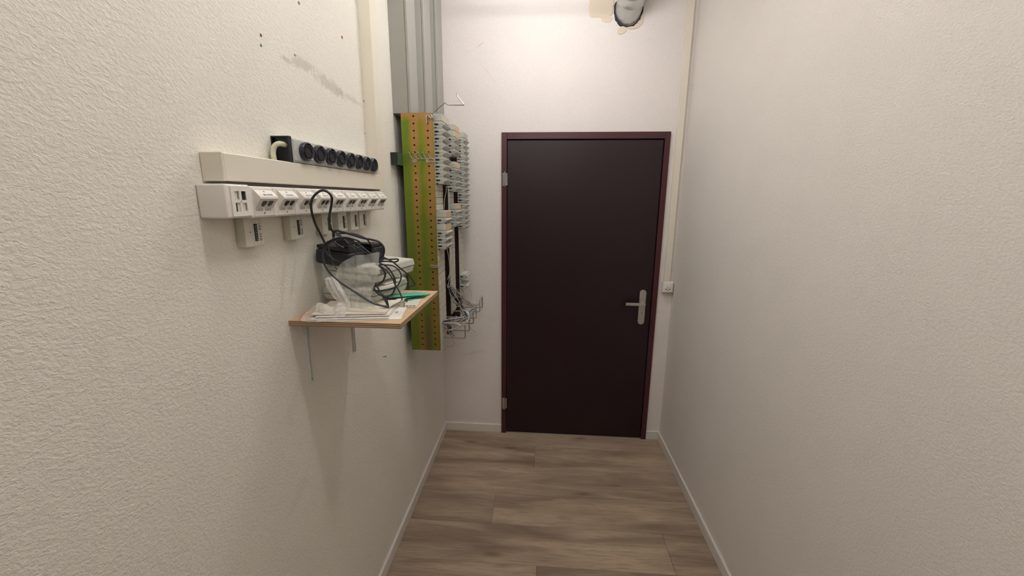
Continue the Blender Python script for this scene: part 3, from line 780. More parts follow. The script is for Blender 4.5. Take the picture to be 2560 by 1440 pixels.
def rod(name, pts, r, mat=m_zinc, sub=1, parent=rk, n=8, label=None):
    bm = bmesh.new(); tube(bm, pts, r, n, sub); return build(name, bm, mat, parent, smooth=True, label=label)
def rounded(pts, rad=.006, n=4):
    P = [Vector(p) for p in pts]; out = [P[0]]
    for a, b, c in zip(P, P[1:], P[2:]):
        u = (a - b).normalized(); v = (c - b).normalized(); r_ = min(rad, (a - b).length * .45, (c - b).length * .45)
        p0, p2 = b + u * r_, b + v * r_
        for k in range(n + 1):
            s = k / n; out.append(p0.lerp(b, s).lerp(b.lerp(p2, s), s))
    out.append(P[-1]); return [tuple(p) for p in out]
# wire guides at the foot
for k in range(3):
    dy = .2520 * k; y_a, y_b = 1.978 + dy, 2.098 + dy * .965; zl_, zh = .953, 1.030
    pts = rounded([(XT, y_a, zl_), (.280, y_a, zl_), (.280, y_a, zh), (.280, y_b, zh), (.280, y_b, zl_), (XT, y_b, zl_)], .009)
    rod('wire_guide_ring', pts, .0035)
for i in range(5):
    yy = 1.94 + .125 * i; zz = (1.043, 1.038, 1.037, 1.029, 1.032)[i]
    rod('wire_guide_pin', [(XT - .006, yy, zz), (.243, yy, zz), (.262, yy, zz - .007)], .0033)
rod('wire_guide_pin', rounded([(.214, 1.99, .953), (.214, 1.99, .995), (.18, 1.99, .995)], .004), .0026)
# upper hook with its bolt
rod('top_hook', rounded([(.143, 1.892, 1.977), (.143, 1.892, 2.006), (.151, 1.890, 2.013), (.158, 1.889, 2.003), (.168, 1.889, 1.998), (.170, 1.889, 2.008), (.163, 1.889, 2.014), (.197, 1.889, 2.040), (.228, 1.889, 2.064), (.240, 1.889, 2.053), (.313, 1.889, 2.052), (.284, 1.889, 2.087), (.281, 1.889, 2.103)], .005), .0026)
def bolt(x, z, y=1.900):
    bm = bmesh.new(); disc_cyl(bm, (x, y, z), (0, -1, 0), .0075, .0035, 12); disc_cyl(bm, (x, y - .0035, z), (0, -1, 0), .0045, .003, 6); build('bolt', bm, m_zinc, rk)
bolt(.145, 2.008); bolt(.081, 1.822); bolt(.139, 1.822)
for i in range(5):
    xx = .056 + .0215 * i
    rod('cable_clip_hook', rounded([(xx - .005, 1.892, 1.845), (xx - .005, 1.888, 1.853), (xx, 1.886, 1.857), (xx + .005, 1.888, 1.853), (xx + .004, 1.892, 1.842), (xx + .016, 1.894, 1.829), (xx + .026, 1.8955, 1.828)], .003), .0016)
rod('cable_clip_bar', rounded([(.070, 1.8955, 1.826), (.072, 1.8955, 1.814), (.090, 1.8955, 1.814), (.092, 1.8955, 1.828), (.150, 1.8955, 1.828)], .004), .0018)
rod('cable_clip_bar', rounded([(.120, 1.8955, 1.828), (.168, 1.8955, 1.830), (.170, 1.8955, 1.816), (.135, 1.8955, 1.814)], .004), .0018)
rod('wire_eyelet', rounded([(.135, 1.893, 1.338), (.141, 1.893, 1.346), (.150, 1.893, 1.341), (.176, 1.893, 1.343), (.176, 1.893, 1.334), (.137, 1.893, 1.334)], .004), .0024)

# loose wiring
rnd = random.Random(11)
def bundle(a, b, n, spread, r, mats, sag=0.0, name='wire_bundle'):
    for mi_, mt in enumerate(mats):
        bm = bmesh.new()
        for k in range(n):
            o1 = Vector([rnd.uniform(-spread, spread) for _ in range(3)]); o2 = Vector([rnd.uniform(-spread, spread) * 1.3 for _ in range(3)]); om = Vector([rnd.uniform(-spread, spread) * 1.6 for _ in range(3)])
            A_, B_ = Vector(a) + o1, Vector(b) + o2
            m1 = A_.lerp(B_, .33) + om + Vector((0, 0, -sag)); m2 = A_.lerp(B_, .66) - om * .5 + Vector((0, 0, -sag))
            tube(bm, [A_, m1, m2, B_], r, 5, 3)
        build(name, bm, mt, rk, kind='stuff', smooth=True)
bundle((.180, 2.08, 1.205), (.262, 2.16, 1.000), 9, .010, .0013, (m_bluewire, m_gcable, m_black))
bundle((.190, 2.10, 1.190), (.283, 2.30, 1.015), 8, .008, .0010, (m_pinkwire, m_gcable))
bundle((.165, 1.975, 1.035), (.285, 2.02, 1.050), 7, .012, .0013, (m_gcable, m_bluewire, m_black, m_pinkwire), sag=.004)
bundle((.172, 2.00, 1.01), (.285, 2.26, 1.03), 6, .012, .0012, (m_gcable, m_bluewire), sag=.008)
bundle((.168, 1.99, 1.015), (.212, 2.00, .955), 4, .006, .0011, (m_gcable, m_bluewire))
bundle((.18, 2.16, 1.10), (.29, 2.40, 1.03), 5, .01, .0010, (m_pinkwire, m_gcable), sag=.006)
def wire(pts, r, mat, name='loose_wire'):
    return rod(name, pts, r, mat, sub=5, n=6)
wire([(.268, 2.00, 1.098), (.300, 1.97, 1.086), (.302, 1.95, 1.060), (.280, 1.95, 1.042), (.250, 1.95, 1.022), (.225, 1.96, 1.005), (.200, 1.97, .995)], .0020, m_gcable)
wire([(.222, 2.41, 1.135), (.236, 2.43, 1.100), (.238, 2.44, 1.065), (.228, 2.44, 1.030), (.215, 2.44, 1.005)], .0010, m_pinkwire)
wire([(.255, 2.10, 1.000), (.275, 2.11, .985), (.290, 2.12, .955), (.312, 2.12, .935)], .0010, m_inkg)
wire([(.222, 1.95, .958), (.228, 1.95, .935), (.222, 1.95, .922), (.205, 1.95, .915), (.190, 1.95, .918), (.182, 1.95, .903), (.176, 1.95, .893)], .0011, m_screw)
wire([(.205, 1.95, .914), (.196, 1.95, .916), (.195, 1.95, .900), (.190, 1.95, .888), (.184, 1.95, .882)], .0013, m_gcable)
wire([(.200, 2.02, 1.490), (.207, 2.05, 1.450), (.203, 2.08, 1.380), (.190, 2.10, 1.300), (.168, 2.10, 1.235)], .0018, m_gcable, 'hanging_cable')
wire([(.175, 2.075, 1.405), (.182, 2.08, 1.350), (.183, 2.09, 1.290), (.176, 2.10, 1.230), (.166, 2.10, 1.190)], .0018, m_gcable, 'hanging_cable')
wire([(.182, 2.065, 1.715), (.180, 2.07, 1.690), (.170, 2.075, 1.650), (.165, 2.08, 1.600)], .0020, m_gcable, 'hanging_cable')
wire([(.186, 2.07, 1.715), (.192, 2.08, 1.690), (.190, 2.09, 1.650), (.186, 2.10, 1.600)], .0018, m_gcable, 'hanging_cable')
wire([(.205, 2.08, 1.915), (.222, 2.14, 1.900), (.250, 2.16, 1.885), (.262, 2.17, 1.862), (.250, 2.16, 1.842), (.225, 2.13, 1.832), (.206, 2.08, 1.822)], .0009, m_gcable)
wire([(.205, 2.05, 1.955), (.212, 2.06, 1.975), (.222, 2.06, 1.995)], .0007, m_gcable)
wire([(.206, 2.08, 1.93), (.232, 2.13, 1.905), (.252, 2.15, 1.875)], .0009, m_pinkwire)

# ================================================================ THINGS ON THE SHELF
SZt = SZ + .0003
def rotz(pts, c, a):
    ca, sa = math.cos(a), math.sin(a)
    return [(c[0] + (x - c[0]) * ca - (y - c[1]) * sa, c[1] + (x - c[0]) * sa + (y - c[1]) * ca) for x, y in pts]
def card(name, c, sx, sy, ang, z, th, mat, label, cat, group=None, tilt=0.0, bend=0.0):
    bm = bmesh.new(); nx = 6
    P = []
    for lvl in (0, 1):
        g = []
        for j in range(2):
            row = []
            for i in range(nx + 1):
                x = -sx / 2 + sx * i / nx; y = -sy / 2 + sy * j
                zz = z + th * lvl + tilt * (i / nx) + bend * (1 - (2 * i / nx - 1) ** 2)
                q = rotz([(c[0] + x, c[1] + y)], c, ang)[0]; row.append(bm.verts.new((q[0], q[1], zz)))
            g.append(row)
        P.append(g)
    for i in range(nx):
        bm.faces.new((P[1][0][i], P[1][0][i + 1], P[1][1][i + 1], P[1][1][i])); bm.faces.new((P[0][0][i], P[0][1][i], P[0][1][i + 1], P[0][0][i + 1]))
        bm.faces.new((P[0][0][i], P[0][0][i + 1], P[1][0][i + 1], P[1][0][i])); bm.faces.new((P[0][1][i + 1], P[0][1][i], P[1][1][i], P[1][1][i + 1]))
    for i in (0, nx):
        bm.faces.new((P[0][0][i], P[1][0][i], P[1][1][i], P[0][1][i]))
    o = build(name, bm, mat); tag(o, label, cat, group); return o
gp = 'paper sheets and envelopes on the shelf'
R_ = math.radians
pz = SZt
e1 = card('envelope', (.160, 1.106), .220, .170, R_(11), pz, .0016, m_paper, 'lowest white envelope on the shelf, its printed corner sticking out', 'envelope', gp)
pr_ = text_mesh('G8 I', .013, frame((math.cos(R_(100)), math.sin(R_(100)), 0), (-math.sin(R_(100)), math.cos(R_(100)), 0), (.2500, 1.108, pz + .0018)), ext=.0001)
build('print', pr_, m_ink, e1)
card('envelope', (.138, 1.099), .205, .155, R_(9), pz + .0030, .0030, m_paper, 'white envelope in the middle of the small paper stack', 'envelope', gp)
card('envelope', (.142, 1.104), .192, .150, R_(11), pz + .0082, .0026, m_paper, 'white sheet just under the cream one in the paper stack', 'paper', gp)
card('manual', (.132, 1.108), .195, .150, R_(9), pz + .0128, .0030, m_paper2, 'cream booklet on top of the paper stack below the bag', 'booklet', gp)
card('folded_sheet', (.225, 1.150), .030, .110, R_(-8), pz + .0160, .0008, m_paper, 'narrow white folded sheet beside the network plug', 'paper', gp, tilt=.004)
card('green_card', (.235, 1.300), .070, .110, R_(-20), pz + .0030, .0014, m_gpaper, 'green card lying lowest of the fanned green cards', 'card', 'green cards at the right of the shelf')
card('green_card', (.225, 1.285), .072, .105, R_(-42), pz + .0060, .0014, m_gpaper, 'green card in the middle of the fan, its corner pointing right', 'card', 'green cards at the right of the shelf', tilt=.004)
card('green_card', (.215, 1.270), .060, .100, R_(-62), pz + .0120, .0014, m_gpaper, 'topmost green card, partly under the cables', 'card', 'green cards at the right of the shelf', tilt=.003)
bp = empty('blank_cover', (.262, 1.212, pz), 'small beige cover plate with slots near the shelf front edge', 'cover plate')
bm = bmesh.new(); P = rotz([(.246, 1.165), (.284, 1.165), (.284, 1.262), (.246, 1.262)], (.265, 1.21), R_(8)); prism(bm, P, 2, pz, pz + .0035); build('plate', bm, m_low, bp)
bm = bmesh.new()
for (a, b) in ((.250, .258), (.261, .268), (.271, .279)):
    P = rotz([(a, 1.171), (b, 1.171), (b, 1.178), (a, 1.178)], (.265, 1.21), R_(8)); prism(bm, P, 2, pz + .0035, pz + .0041)
build('slots', bm, m_ink, bp)

def device(name, label, c, ang, sx, sy, z0, h, tiltx, group):
    """two-shell plastic case; c = near outer corner, sx towards the wall, sy away from the viewer"""
    t = empty(name, (c[0], c[1], z0), label, 'device', group)
    rot = Matrix.Translation(Vector((c[0], c[1], z0))) @ Matrix.Rotation(ang, 4, 'Z') @ Matrix.Rotation(tiltx, 4, 'Y')
    def put(bm):
        for v in bm.verts: v.co = rot @ v.co
        return bm
    seam = h * .50
    def shell(za, zb, ta, tb):
        bm = bmesh.new(); ins = .004
        vs = []
        for (z, s) in ((za, ta), (zb, tb)):
            vs.append([bm.verts.new(p) for p in ((-sx + s, s, z), (-s, s, z), (-s, sy - s, z), (-sx + s, sy - s, z))])
        bm.faces.new(vs[0][::-1]); bm.faces.new(vs[1])
        for k in range(4): bm.faces.new((vs[0][k], vs[0][(k + 1) % 4], vs[1][(k + 1) % 4], vs[1][k]))
        bmesh.ops.bevel(bm, geom=list(bm.edges), offset=.0028, segments=2, affect='EDGES')
        return bm
    build('lower_shell', put(shell(0, seam - .0004, .006, .0005)), m_modem, t, smooth=True)
    build('upper_shell', put(shell(seam + .0004, h, .0, .0025)), m_modem, t, smooth=True)
    bm = bmesh.new(); box(bm, -sx + .003, -.003, .003, sy - .003, seam - .001, seam + .001); build('seam', put(bm), m_hole, t)
    bm = bmesh.new(); box(bm, -.0006, .0006, .018, .060, seam + .004, h - .006); box(bm, -sx + .02, -sx + .022, -.0004, .0004, h - .010, h - .006)
    build('panel_line', put(bm), m_inkg, t)
    return t
gd = 'grey-green network terminals stacked on the shelf'
device('network_terminal', 'grey-green plastic network box, lower of the two, on the papers', (.172, 1.150), R_(-9), .180, .205, SZ + .0165, .040, 0, gd)
device('network_terminal', 'grey-green plastic network box, upper of the two, under the black adapters', (.184, 1.140), R_(-13), .180, .215, SZ + .0790, .044, R_(2.6), gd)
# white wall plug units between the two boxes
card('splitter_plate', (.170, 1.185), .060, .105, R_(-22), SZ + .0562, .0060, m_white, 'small white plastic plate between the two network boxes', 'plate', 'white plates between the boxes')
card('splitter_plate', (.185, 1.245), .040, .100, R_(-18), SZ + .0632, .0050, m_white, 'second white plastic plate between the boxes, set further back', 'plate', 'white plates between the boxes', tilt=.001)
card('spacer_block', (.070, 1.255), .090, .09, R_(-9), SZ + .0575, .0150, m_low, 'flat beige block between the boxes near the wall', 'block')

def adapter(label, c, ang, sx, sy, z0, h, bev, tilt=0.0):
    t = empty('power_adapter', (c[0], c[1], z0), label, 'power adapter', 'black power adapters on top of the stack')
    rot = Matrix.Translation(Vector((c[0], c[1], z0))) @ Matrix.Rotation(ang, 4, 'Z') @ Matrix.Rotation(tilt, 4, 'Y')
    bm = bmesh.new(); box(bm, -sx / 2, sx / 2, -sy / 2, sy / 2, 0, h * .8, bev, 3)
    for v in bm.verts: v.co = rot @ v.co
    build('housing', bm, m_black, t, smooth=True)
    bm = bmesh.new(); box(bm, -sx / 2 + .004, sx / 2 - .004, -sy / 2 + .004, sy / 2 - .004, h * .8 + .0005, h, .003, 2)
    for v in bm.verts: v.co = rot @ v.co
    build('lid', bm, m_black, t, smooth=True)
    return t
zt2 = SZ + .128
adapter('large black power adapter with rounded ends, left on the upper network box', (.060, 1.178), R_(-10), .120, .080, zt2 + .0005, .056, .012, R_(6))
adapter('squarer black power adapter behind the plug, right of the large one', (.112, 1.262), R_(-16), .075, .060, zt2 + .0008, .056, .004, R_(3))
t = adapter('small black plug lying on top of the large adapter', (.088, 1.160), R_(-5), .040, .034, zt2 + .0585, .022, .002)
card('cable_label', (.125, 1.215), .045, .030, R_(-12), zt2 + .0635, .0012, m_inkg, 'small grey label tag lying on the black adapters', 'label')

# cables (coordinates measured in the room)
CP = {}
CP["A"]=[(0.0528,1.12,1.5227),(0.0581,1.0981,1.5364),(0.0609,1.0763,1.5603),(0.0627,1.0544,1.5867),(0.0661,1.0375,1.6152),(0.0746,1.0219,1.6391),(0.0896,1.0062,1.6541),(0.1065,1.0,1.667),(0.1207,1.0,1.6726),(0.1339,1.0,1.6681),(0.1403,1.0038,1.656),(0.1326,1.0131,1.6363),(0.121,1.0225,1.6128),(0.1121,1.0344,1.5918),(0.1044,1.0563,1.573),(0.0978,1.0781,1.5642),(0.0872,1.1,1.5513)]
CP["B"]=[(0.0774,1.12,1.5344),(0.0743,1.1208,1.5475),(0.0749,1.1215,1.5587),(0.0847,1.1223,1.5643),(0.1015,1.1231,1.5607),(0.1277,1.1238,1.5535),(0.1577,1.1246,1.5444),(0.1879,1.1254,1.5391),(0.2046,1.1262,1.5336),(0.2151,1.1269,1.5205),(0.2158,1.1277,1.5052),(0.2088,1.1285,1.4917),(0.1982,1.1292,1.4837),(0.1874,1.13,1.4738)]
CP["C"]=[(0.0911,1.12,1.5571),(0.1113,1.1262,1.5568),(0.1316,1.1323,1.5547),(0.1593,1.1385,1.5432),(0.1711,1.1446,1.5255),(0.1756,1.1508,1.5133),(0.1955,1.1569,1.4895),(0.2242,1.1631,1.4733),(0.245,1.1692,1.4528),(0.2661,1.1754,1.432),(0.2794,1.1815,1.4108),(0.2811,1.1877,1.3993),(0.2705,1.1938,1.3915),(0.256,1.2,1.3907)]
CP["D"]=[(0.1557,1.11,1.5346),(0.1496,1.0993,1.5412),(0.1287,1.0887,1.5485),(0.1076,1.078,1.5481),(0.0891,1.069,1.5397),(0.0749,1.065,1.5255),(0.0709,1.061,1.5079),(0.0737,1.057,1.4867),(0.0858,1.0543,1.4618),(0.107,1.053,1.4404),(0.1358,1.0517,1.419),(0.1721,1.0503,1.3979),(0.2004,1.051,1.3797),(0.2253,1.0523,1.3687),(0.2432,1.0537,1.3658),(0.248,1.055,1.361)]
CP["E"]=[(0.1573,1.105,1.5259),(0.1338,1.0927,1.5423),(0.1098,1.0804,1.5436),(0.093,1.0681,1.5363),(0.0795,1.0615,1.5224),(0.0755,1.0569,1.5013),(0.0808,1.0523,1.4766),(0.0988,1.0492,1.4519),(0.1202,1.0477,1.4325),(0.1491,1.0462,1.4131),(0.1813,1.0454,1.3918),(0.2093,1.0469,1.3753),(0.2342,1.0485,1.3681),(0.2483,1.05,1.3654)]
CP["F"]=[(0.0563,1.11,1.5239),(0.056,1.108,1.5091),(0.0654,1.106,1.4944),(0.0847,1.104,1.4817),(0.1048,1.102,1.4774),(0.1241,1.1,1.4659)]
CP["G"]=[(0.0611,1.115,1.5196),(0.0636,1.1112,1.505),(0.0717,1.1075,1.4867),(0.0762,1.1038,1.4721),(0.0885,1.1,1.4577)]
CP["H"]=[(0.083,1.12,1.5533),(0.1125,1.12,1.5349),(0.1346,1.12,1.5201),(0.1571,1.12,1.5091),(0.1793,1.12,1.4943),(0.2014,1.12,1.4756)]
CP["I"]=[(0.1896,1.13,1.4777),(0.2205,1.1288,1.463),(0.2356,1.1275,1.4441),(0.2445,1.1262,1.4211),(0.2417,1.125,1.3978),(0.2293,1.1238,1.38),(0.2098,1.1225,1.3778),(0.191,1.1212,1.3856),(0.181,1.12,1.4054)]
CP["J"]=[(0.1931,1.125,1.4689),(0.2342,1.1244,1.4678),(0.2533,1.1238,1.4586),(0.2635,1.1231,1.4415),(0.2596,1.1225,1.4222),(0.2472,1.1219,1.4064),(0.2193,1.1212,1.3961),(0.1958,1.1206,1.3938),(0.1762,1.12,1.3935)]
CP["K"]=[(0.1933,1.12,1.4716),(0.2045,1.12,1.4641),(0.2172,1.12,1.449),(0.2162,1.12,1.4335),(0.2054,1.12,1.4177),(0.1809,1.12,1.4034)]
CP["L"]=[(0.1811,1.115,1.4337),(0.1861,1.1112,1.4268),(0.2015,1.1075,1.4007),(0.2169,1.1038,1.3746),(0.2294,1.1,1.3524)]
CP["M"]=[(0.181,1.11,1.4017),(0.2089,1.1067,1.3894),(0.2246,1.1033,1.371),(0.2305,1.1,1.3504)]
CP["N"]=[(0.1989,1.125,1.469),(0.2229,1.1208,1.4528),(0.2407,1.1167,1.4307),(0.2472,1.1125,1.4162),(0.2559,1.1083,1.4056),(0.266,1.1042,1.3874),(0.2713,1.1,1.3722)]
CP["O"]=[(0.1686,1.2,1.4648),(0.1937,1.2,1.4672),(0.2184,1.2,1.4656),(0.229,1.2,1.4699),(0.2272,1.2,1.4747),(0.2023,1.2,1.4735),(0.1776,1.2,1.4751),(0.1648,1.2,1.4708)]
CP["Q"]=[(0.1224,1.115,1.5318),(0.1522,1.1162,1.5246),(0.1698,1.1175,1.5096),(0.184,1.1188,1.4983),(0.1938,1.12,1.4793)]

CP["R"]=[(0.0829,1.1,1.5458),(0.0991,1.096,1.5548),(0.1201,1.092,1.5554),(0.1486,1.094,1.5453),(0.1739,1.102,1.5264),(0.1922,1.11,1.509)]
CP["S"]=[(0.0919,1.1,1.5606),(0.1097,1.09,1.5543),(0.1354,1.08,1.5338),(0.1479,1.09,1.5127),(0.157,1.1,1.4929)]
CP["T"]=[(0.0897,1.09,1.5632),(0.095,1.0843,1.5691),(0.113,1.0786,1.5697),(0.145,1.0729,1.5634),(0.1806,1.0743,1.5541),(0.2018,1.0829,1.5391),(0.2134,1.0914,1.5135),(0.2096,1.1,1.49)]
CP["U"]=[(0.1181,1.09,1.5196),(0.1055,1.086,1.5273),(0.0934,1.082,1.5377),(0.0772,1.084,1.5373),(0.0623,1.092,1.526),(0.0542,1.1,1.5063)]
def cable(name, label, keys, r, cat='cable', mat=m_cable, group='black cables tangled on the shelf'):
    bm = bmesh.new()
    for k, rr in keys: tube(bm, CP[k], rr, 8, 6)
    o = build(name, bm, mat, smooth=True); tag(o, label, cat, group); return o
cable('black_cable', 'thick black cord rising in a tall loop in front of the outlet row', (('A', .0031),), 0)
cable('black_cable', 'thick black cord arching over the adapters and down their right side', (('B', .0030),), 0)
cable('black_cable', 'thin black cable hanging out furthest right beyond the network boxes', (('C', .0022),), 0)
cable('black_cable', 'black cable making the big loop across the front of the bag', (('D', .0026),), 0)
cable('black_cable', 'second black cable running close along the big loop over the bag', (('E', .0024), ), 0)
cable('black_cable', 'thin dark cable curling down the face of the large adapter', (('F', .0017), ('G', .0017)), 0)
cable('black_cable', 'thin black cable crossing diagonally over the adapters', (('H', .0019), ('Q', .0019)), 0)
cable('black_cable', 'black cable loops hanging at the right corner of the boxes', (('I', .0024), ('K', .0026)), 0)
cable('black_cable', 'black cable circling widest to the right before the boxes', (('J', .0020),), 0)
cable('black_cable', 'two black cable strands dropping steeply onto the papers', (('L', .0024), ('M', .0022)), 0)
cable('black_cable', 'flattened black cable loop lying on the upper network box', (('O', .0024),), 0)
cable('black_cable', 'short black cable sloping down over the two adapters', (('S', .0020),), 0)
cable('black_cable', 'small black cable bow over the left adapter', (('U', .0022),), 0)
nc = empty('patch_cable', CP['N'][0], 'black patch cable ending in a clear plug on the printed envelope', 'cable', 'black cables tangled on the shelf')
bm = bmesh.new(); tube(bm, CP['N'], .0021, 8, 6); build('cord', bm, m_cable, nc, smooth=True)
pN = Vector(CP['N'][-1])
t_ = NT('clear_plug'); t_.b.inputs['Base Color'].default_value = (0.62, 0.58, 0.45, 1); t_.b.inputs['Roughness'].default_value = 0.15; t_.b.inputs['Transmission Weight'].default_value = 0.25
bm = bmesh.new(); box(bm, pN.x - .0055, pN.x + .0060, pN.y - .006, pN.y + .005, pN.z - .0195, pN.z + .001, .001); pg = build('plug', bm, t_.m, nc)
bm = bmesh.new()
for k in range(4): box(bm, pN.x - .004 + k * .0022, pN.x - .003 + k * .0022, pN.y - .0064, pN.y - .0058, pN.z - .018, pN.z - .008)
build('contacts', bm, m_ycable, pg)

# plastic bag: a fanned sheet gathered at its neck, plus the crumpled tail and a zip bag
def sheet(name, rows, mat, parent, seed, amp=.006, nu=26, nv=34, th=.0):
    rnd = random.Random(seed); ph = [rnd.uniform(0, 6.3) for _ in range(8)]
    R = [smooth_path(r, 8) for r in rows]
    R = [[Vector(r[int(round(i * (len(r) - 1) / nu))]) for i in range(nu + 1)] for r in R]
    cols = [smooth_path([R[j][i] for j in range(len(R))], 8) for i in range(nu + 1)]
    bm = bmesh.new(); G = []
    for i, c in enumerate(cols):
        row = []
        for k in range(nv + 1):
            p = Vector(c[int(round(k * (len(c) - 1) / nv))]); u = i / nu; v = k / nv
            f = math.sin(u * 19 + ph[0] + 1.6 * math.sin(v * 4 + ph[1])) * .55 + math.sin(u * 37 + v * 9 + ph[2]) * .25 + math.sin(v * 21 + u * 11 + ph[3]) * .22 + math.sin(v * 41 - u * 23 + ph[4]) * .12
            p.y += amp * f; p.z += amp * .25 * math.sin(u * 15 + v * 13 + ph[5]); p.z = max(p.z, SZ + .0015)
            row.append(bm.verts.new(p))
        G.append(row)
    for i in range(nu):
        for k in range(nv): bm.faces.new((G[i][k], G[i + 1][k], G[i + 1][k + 1], G[i][k + 1]))
    return build(name, bm, mat, parent, smooth=True)
bg = empty('plastic_bag', (.14, 1.06, SZ + .002), 'crumpled translucent polythene bag standing fanned open before the network boxes', 'plastic bag')
sheet('bag_front', [
    [(.0986, 1.092, 1.4697), (.123, 1.092, 1.4883), (.1485, 1.092, 1.4987), (.1816, 1.092, 1.5032), (.2155, 1.092, 1.5087)],
    [(.0884, 1.086, 1.4398), (.125, 1.086, 1.4445), (.150, 1.086, 1.4445), (.175, 1.086, 1.4425), (.2100, 1.086, 1.4450)],
    [(.0980, 1.080, 1.4100), (.120, 1.080, 1.4100), (.145, 1.080, 1.4090), (.170, 1.080, 1.4060), (.1990, 1.080, 1.4110)],
    [(.1100, 1.074, 1.3850), (.125, 1.074, 1.3820), (.145, 1.074, 1.3800), (.165, 1.074, 1.3820), (.1910, 1.074, 1.3860)],
    [(.1120, 1.066, 1.3600), (.130, 1.066, 1.3560), (.150, 1.066, 1.3540), (.175, 1.064, 1.3560), (.2080, 1.062, 1.3588)]], m_bag, bg, 3, .005)
sheet('bag_gusset', [
    [(.0584, 1.080, 1.4340), (.068, 1.078, 1.4380), (.078, 1.078, 1.4410), (.088, 1.080, 1.4430)],
    [(.0660, 1.074, 1.4150), (.080, 1.071, 1.4170), (.094, 1.070, 1.4180), (.106, 1.074, 1.4160)],
    [(.0790, 1.070, 1.3930), (.093, 1.066, 1.3940), (.108, 1.065, 1.3950), (.124, 1.068, 1.3950)],
    [(.0980, 1.066, 1.3710), (.108, 1.062, 1.3710), (.120, 1.061, 1.3720), (.134, 1.064, 1.3730)],
    [(.0930, 1.055, 1.3480), (.106, 1.050, 1.3460), (.120, 1.050, 1.3460), (.134, 1.056, 1.3490)]], m_bag2, bg, 8, .005)
sheet('bag_tail', [
    [(.0406, 1.052, 1.3592), (.0522, 1.050, 1.3720), (.0768, 1.048, 1.3704), (.0950, 1.048, 1.3600), (.1101, 1.052, 1.3753), (.1290, 1.055, 1.3650)],
    [(.0430, 1.046, 1.3540), (.0580, 1.038, 1.3620), (.0800, 1.036, 1.3600), (.0980, 1.036, 1.3530), (.1140, 1.038, 1.3600), (.1330, 1.044, 1.3560)],
    [(.0500, 1.040, 1.3480), (.0660, 1.032, 1.3500), (.0850, 1.029, 1.3480), (.1010, 1.028, 1.3440), (.1170, 1.028, 1.3470), (.1360, 1.036, 1.3480)],
    [(.0620, 1.034, 1.3420), (.0760, 1.028, 1.3400), (.0900, 1.024, 1.3360), (.1050, 1.022, 1.3350), (.1200, 1.022, 1.3350), (.1360, 1.030, 1.3390)]], m_bag2, bg, 5, .005)
zb = empty('zip_bag', (.06, 1.02, SZ + .002), 'small clear grip-seal bag hanging over the shelf edge at the left', 'plastic bag')
sheet('bag_sheet', [
    [(.0050, 1.110, 1.3440), (.020, 1.095, 1.3560), (.036, 1.085, 1.3480), (.055, 1.080, 1.3420), (.090, 1.075, 1.3400)],
    [(.0080, 1.060, 1.3420), (.022, 1.050, 1.3500), (.040, 1.045, 1.3430), (.065, 1.040, 1.3400), (.105, 1.038, 1.3400)],
    [(.0140, 1.020, 1.3380), (.030, 1.012, 1.3400), (.050, 1.008, 1.3380), (.078, 1.010, 1.3370), (.115, 1.014, 1.3370)],
    [(.0230, 1.0040, 1.3345), (.040, 0.998, 1.3335), (.060, 0.998, 1.3335), (.090, 1.002, 1.3340), (.125, 1.006, 1.3345)]], m_bagclear, zb, 9, .002)
bm = bmesh.new(); tube(bm, [(.0065, 1.100, 1.3460), (.0085, 1.060, 1.3440), (.0145, 1.020, 1.3395), (.0235, 1.0035, 1.3350)], .0010, 6, 4)
build('red_seal_line', bm, simple('red_seal', (0.55, 0.20, 0.15), 0.4), zb, smooth=True)

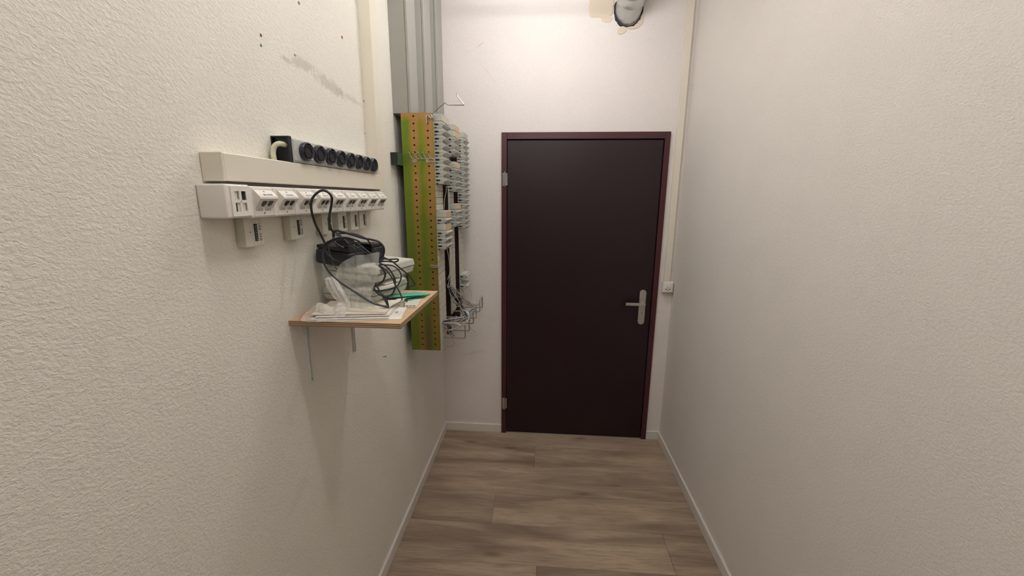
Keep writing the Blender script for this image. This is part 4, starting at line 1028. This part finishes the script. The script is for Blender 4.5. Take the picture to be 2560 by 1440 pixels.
# ================================================================ SMALL MARKS ON THE LEFT WALL
def plug(y, z, r, mat, name, label, cat='wall plug'):
    bm = bmesh.new(); disc_cyl(bm, (XW - .001, y, z), (1, 0, 0), r, .0022, 10, r * .8); disc_cyl(bm, (XW + .0012, y, z), (1, 0, 0), r * .4, .0006, 6)
    o = build(name, bm, mat); tag(o, label, cat, 'old plugs and screws left in the wall')
plug(1.455, 2.174, .0055, m_red, 'wall_plug', 'bright red wall plug high on the left wall near the vertical trunking')
plug(1.028, 2.030, .0042, m_maroon, 'wall_plug', 'dull red wall plug left in the plaster, left of the bright red one')
plug(1.024, 2.007, .0038, m_inkg, 'screw_hole', 'grey filled screw hole directly below the dull red plug')
plug(1.209, 2.173, .0050, m_inkg, 'screw_hole', 'grey plug hole at the very top of the left wall')
plug(1.164, 2.030, .0030, m_inkg, 'screw_hole', 'tiny grey hole above the dirt smear on the left wall')
plug(1.586, 1.893, .0030, m_screw, 'wall_screw', 'small screw at the left edge of the vertical trunking, lower one', 'screw')
plug(1.596, 2.008, .0042, m_screw, 'wall_screw', 'screw head at the left edge of the vertical trunking, upper one', 'screw')
bm = bmesh.new(); disc_cyl(bm, (XW - .002, 1.622, .983), (1, 0, .2), .0016, .014, 8); disc_cyl(bm, (XW + .0115, 1.622, .9857), (1, 0, .2), .0034, .0016, 10)
o = build('nail', bm, m_screw); tag(o, 'lone nail sticking out of the wall right of the shelf bracket', 'nail', 'old plugs and screws left in the wall')

# ================================================================ CEILING LAMPS (out of frame, they light the corridor)
for i, (x, y, z, s) in enumerate((LAMP_A, LAMP_B, LAMP_C)):
    if s <= 0: continue
    t = empty('ceiling_lamp', (x, y, z), ('bare tube lamp under the ceiling above the shelf', 'bare tube lamp under the ceiling above the rack', 'bare tube lamp under the ceiling behind the viewer')[i], 'lamp', 'tube lamps under the ceiling')
    bm = bmesh.new(); disc_cyl(bm, (x - .30, y, z), (1, 0, 0), .019, .60, 16); build('tube', bm, glow('tube_glow_%d' % i, s), t, smooth=True)
    bm = bmesh.new(); box(bm, x - .33, x + .33, y - .03, y + .03, CEIL - .045, CEIL - .0005, .003); build('lamp_housing', bm, m_white, t)
    bm = bmesh.new()
    for sx in (-.318, .301): box(bm, x + sx, x + sx + .017, y - .018, y + .018, z - .022, CEIL - .045, .002)
    build('tube_holder', bm, m_white, t)
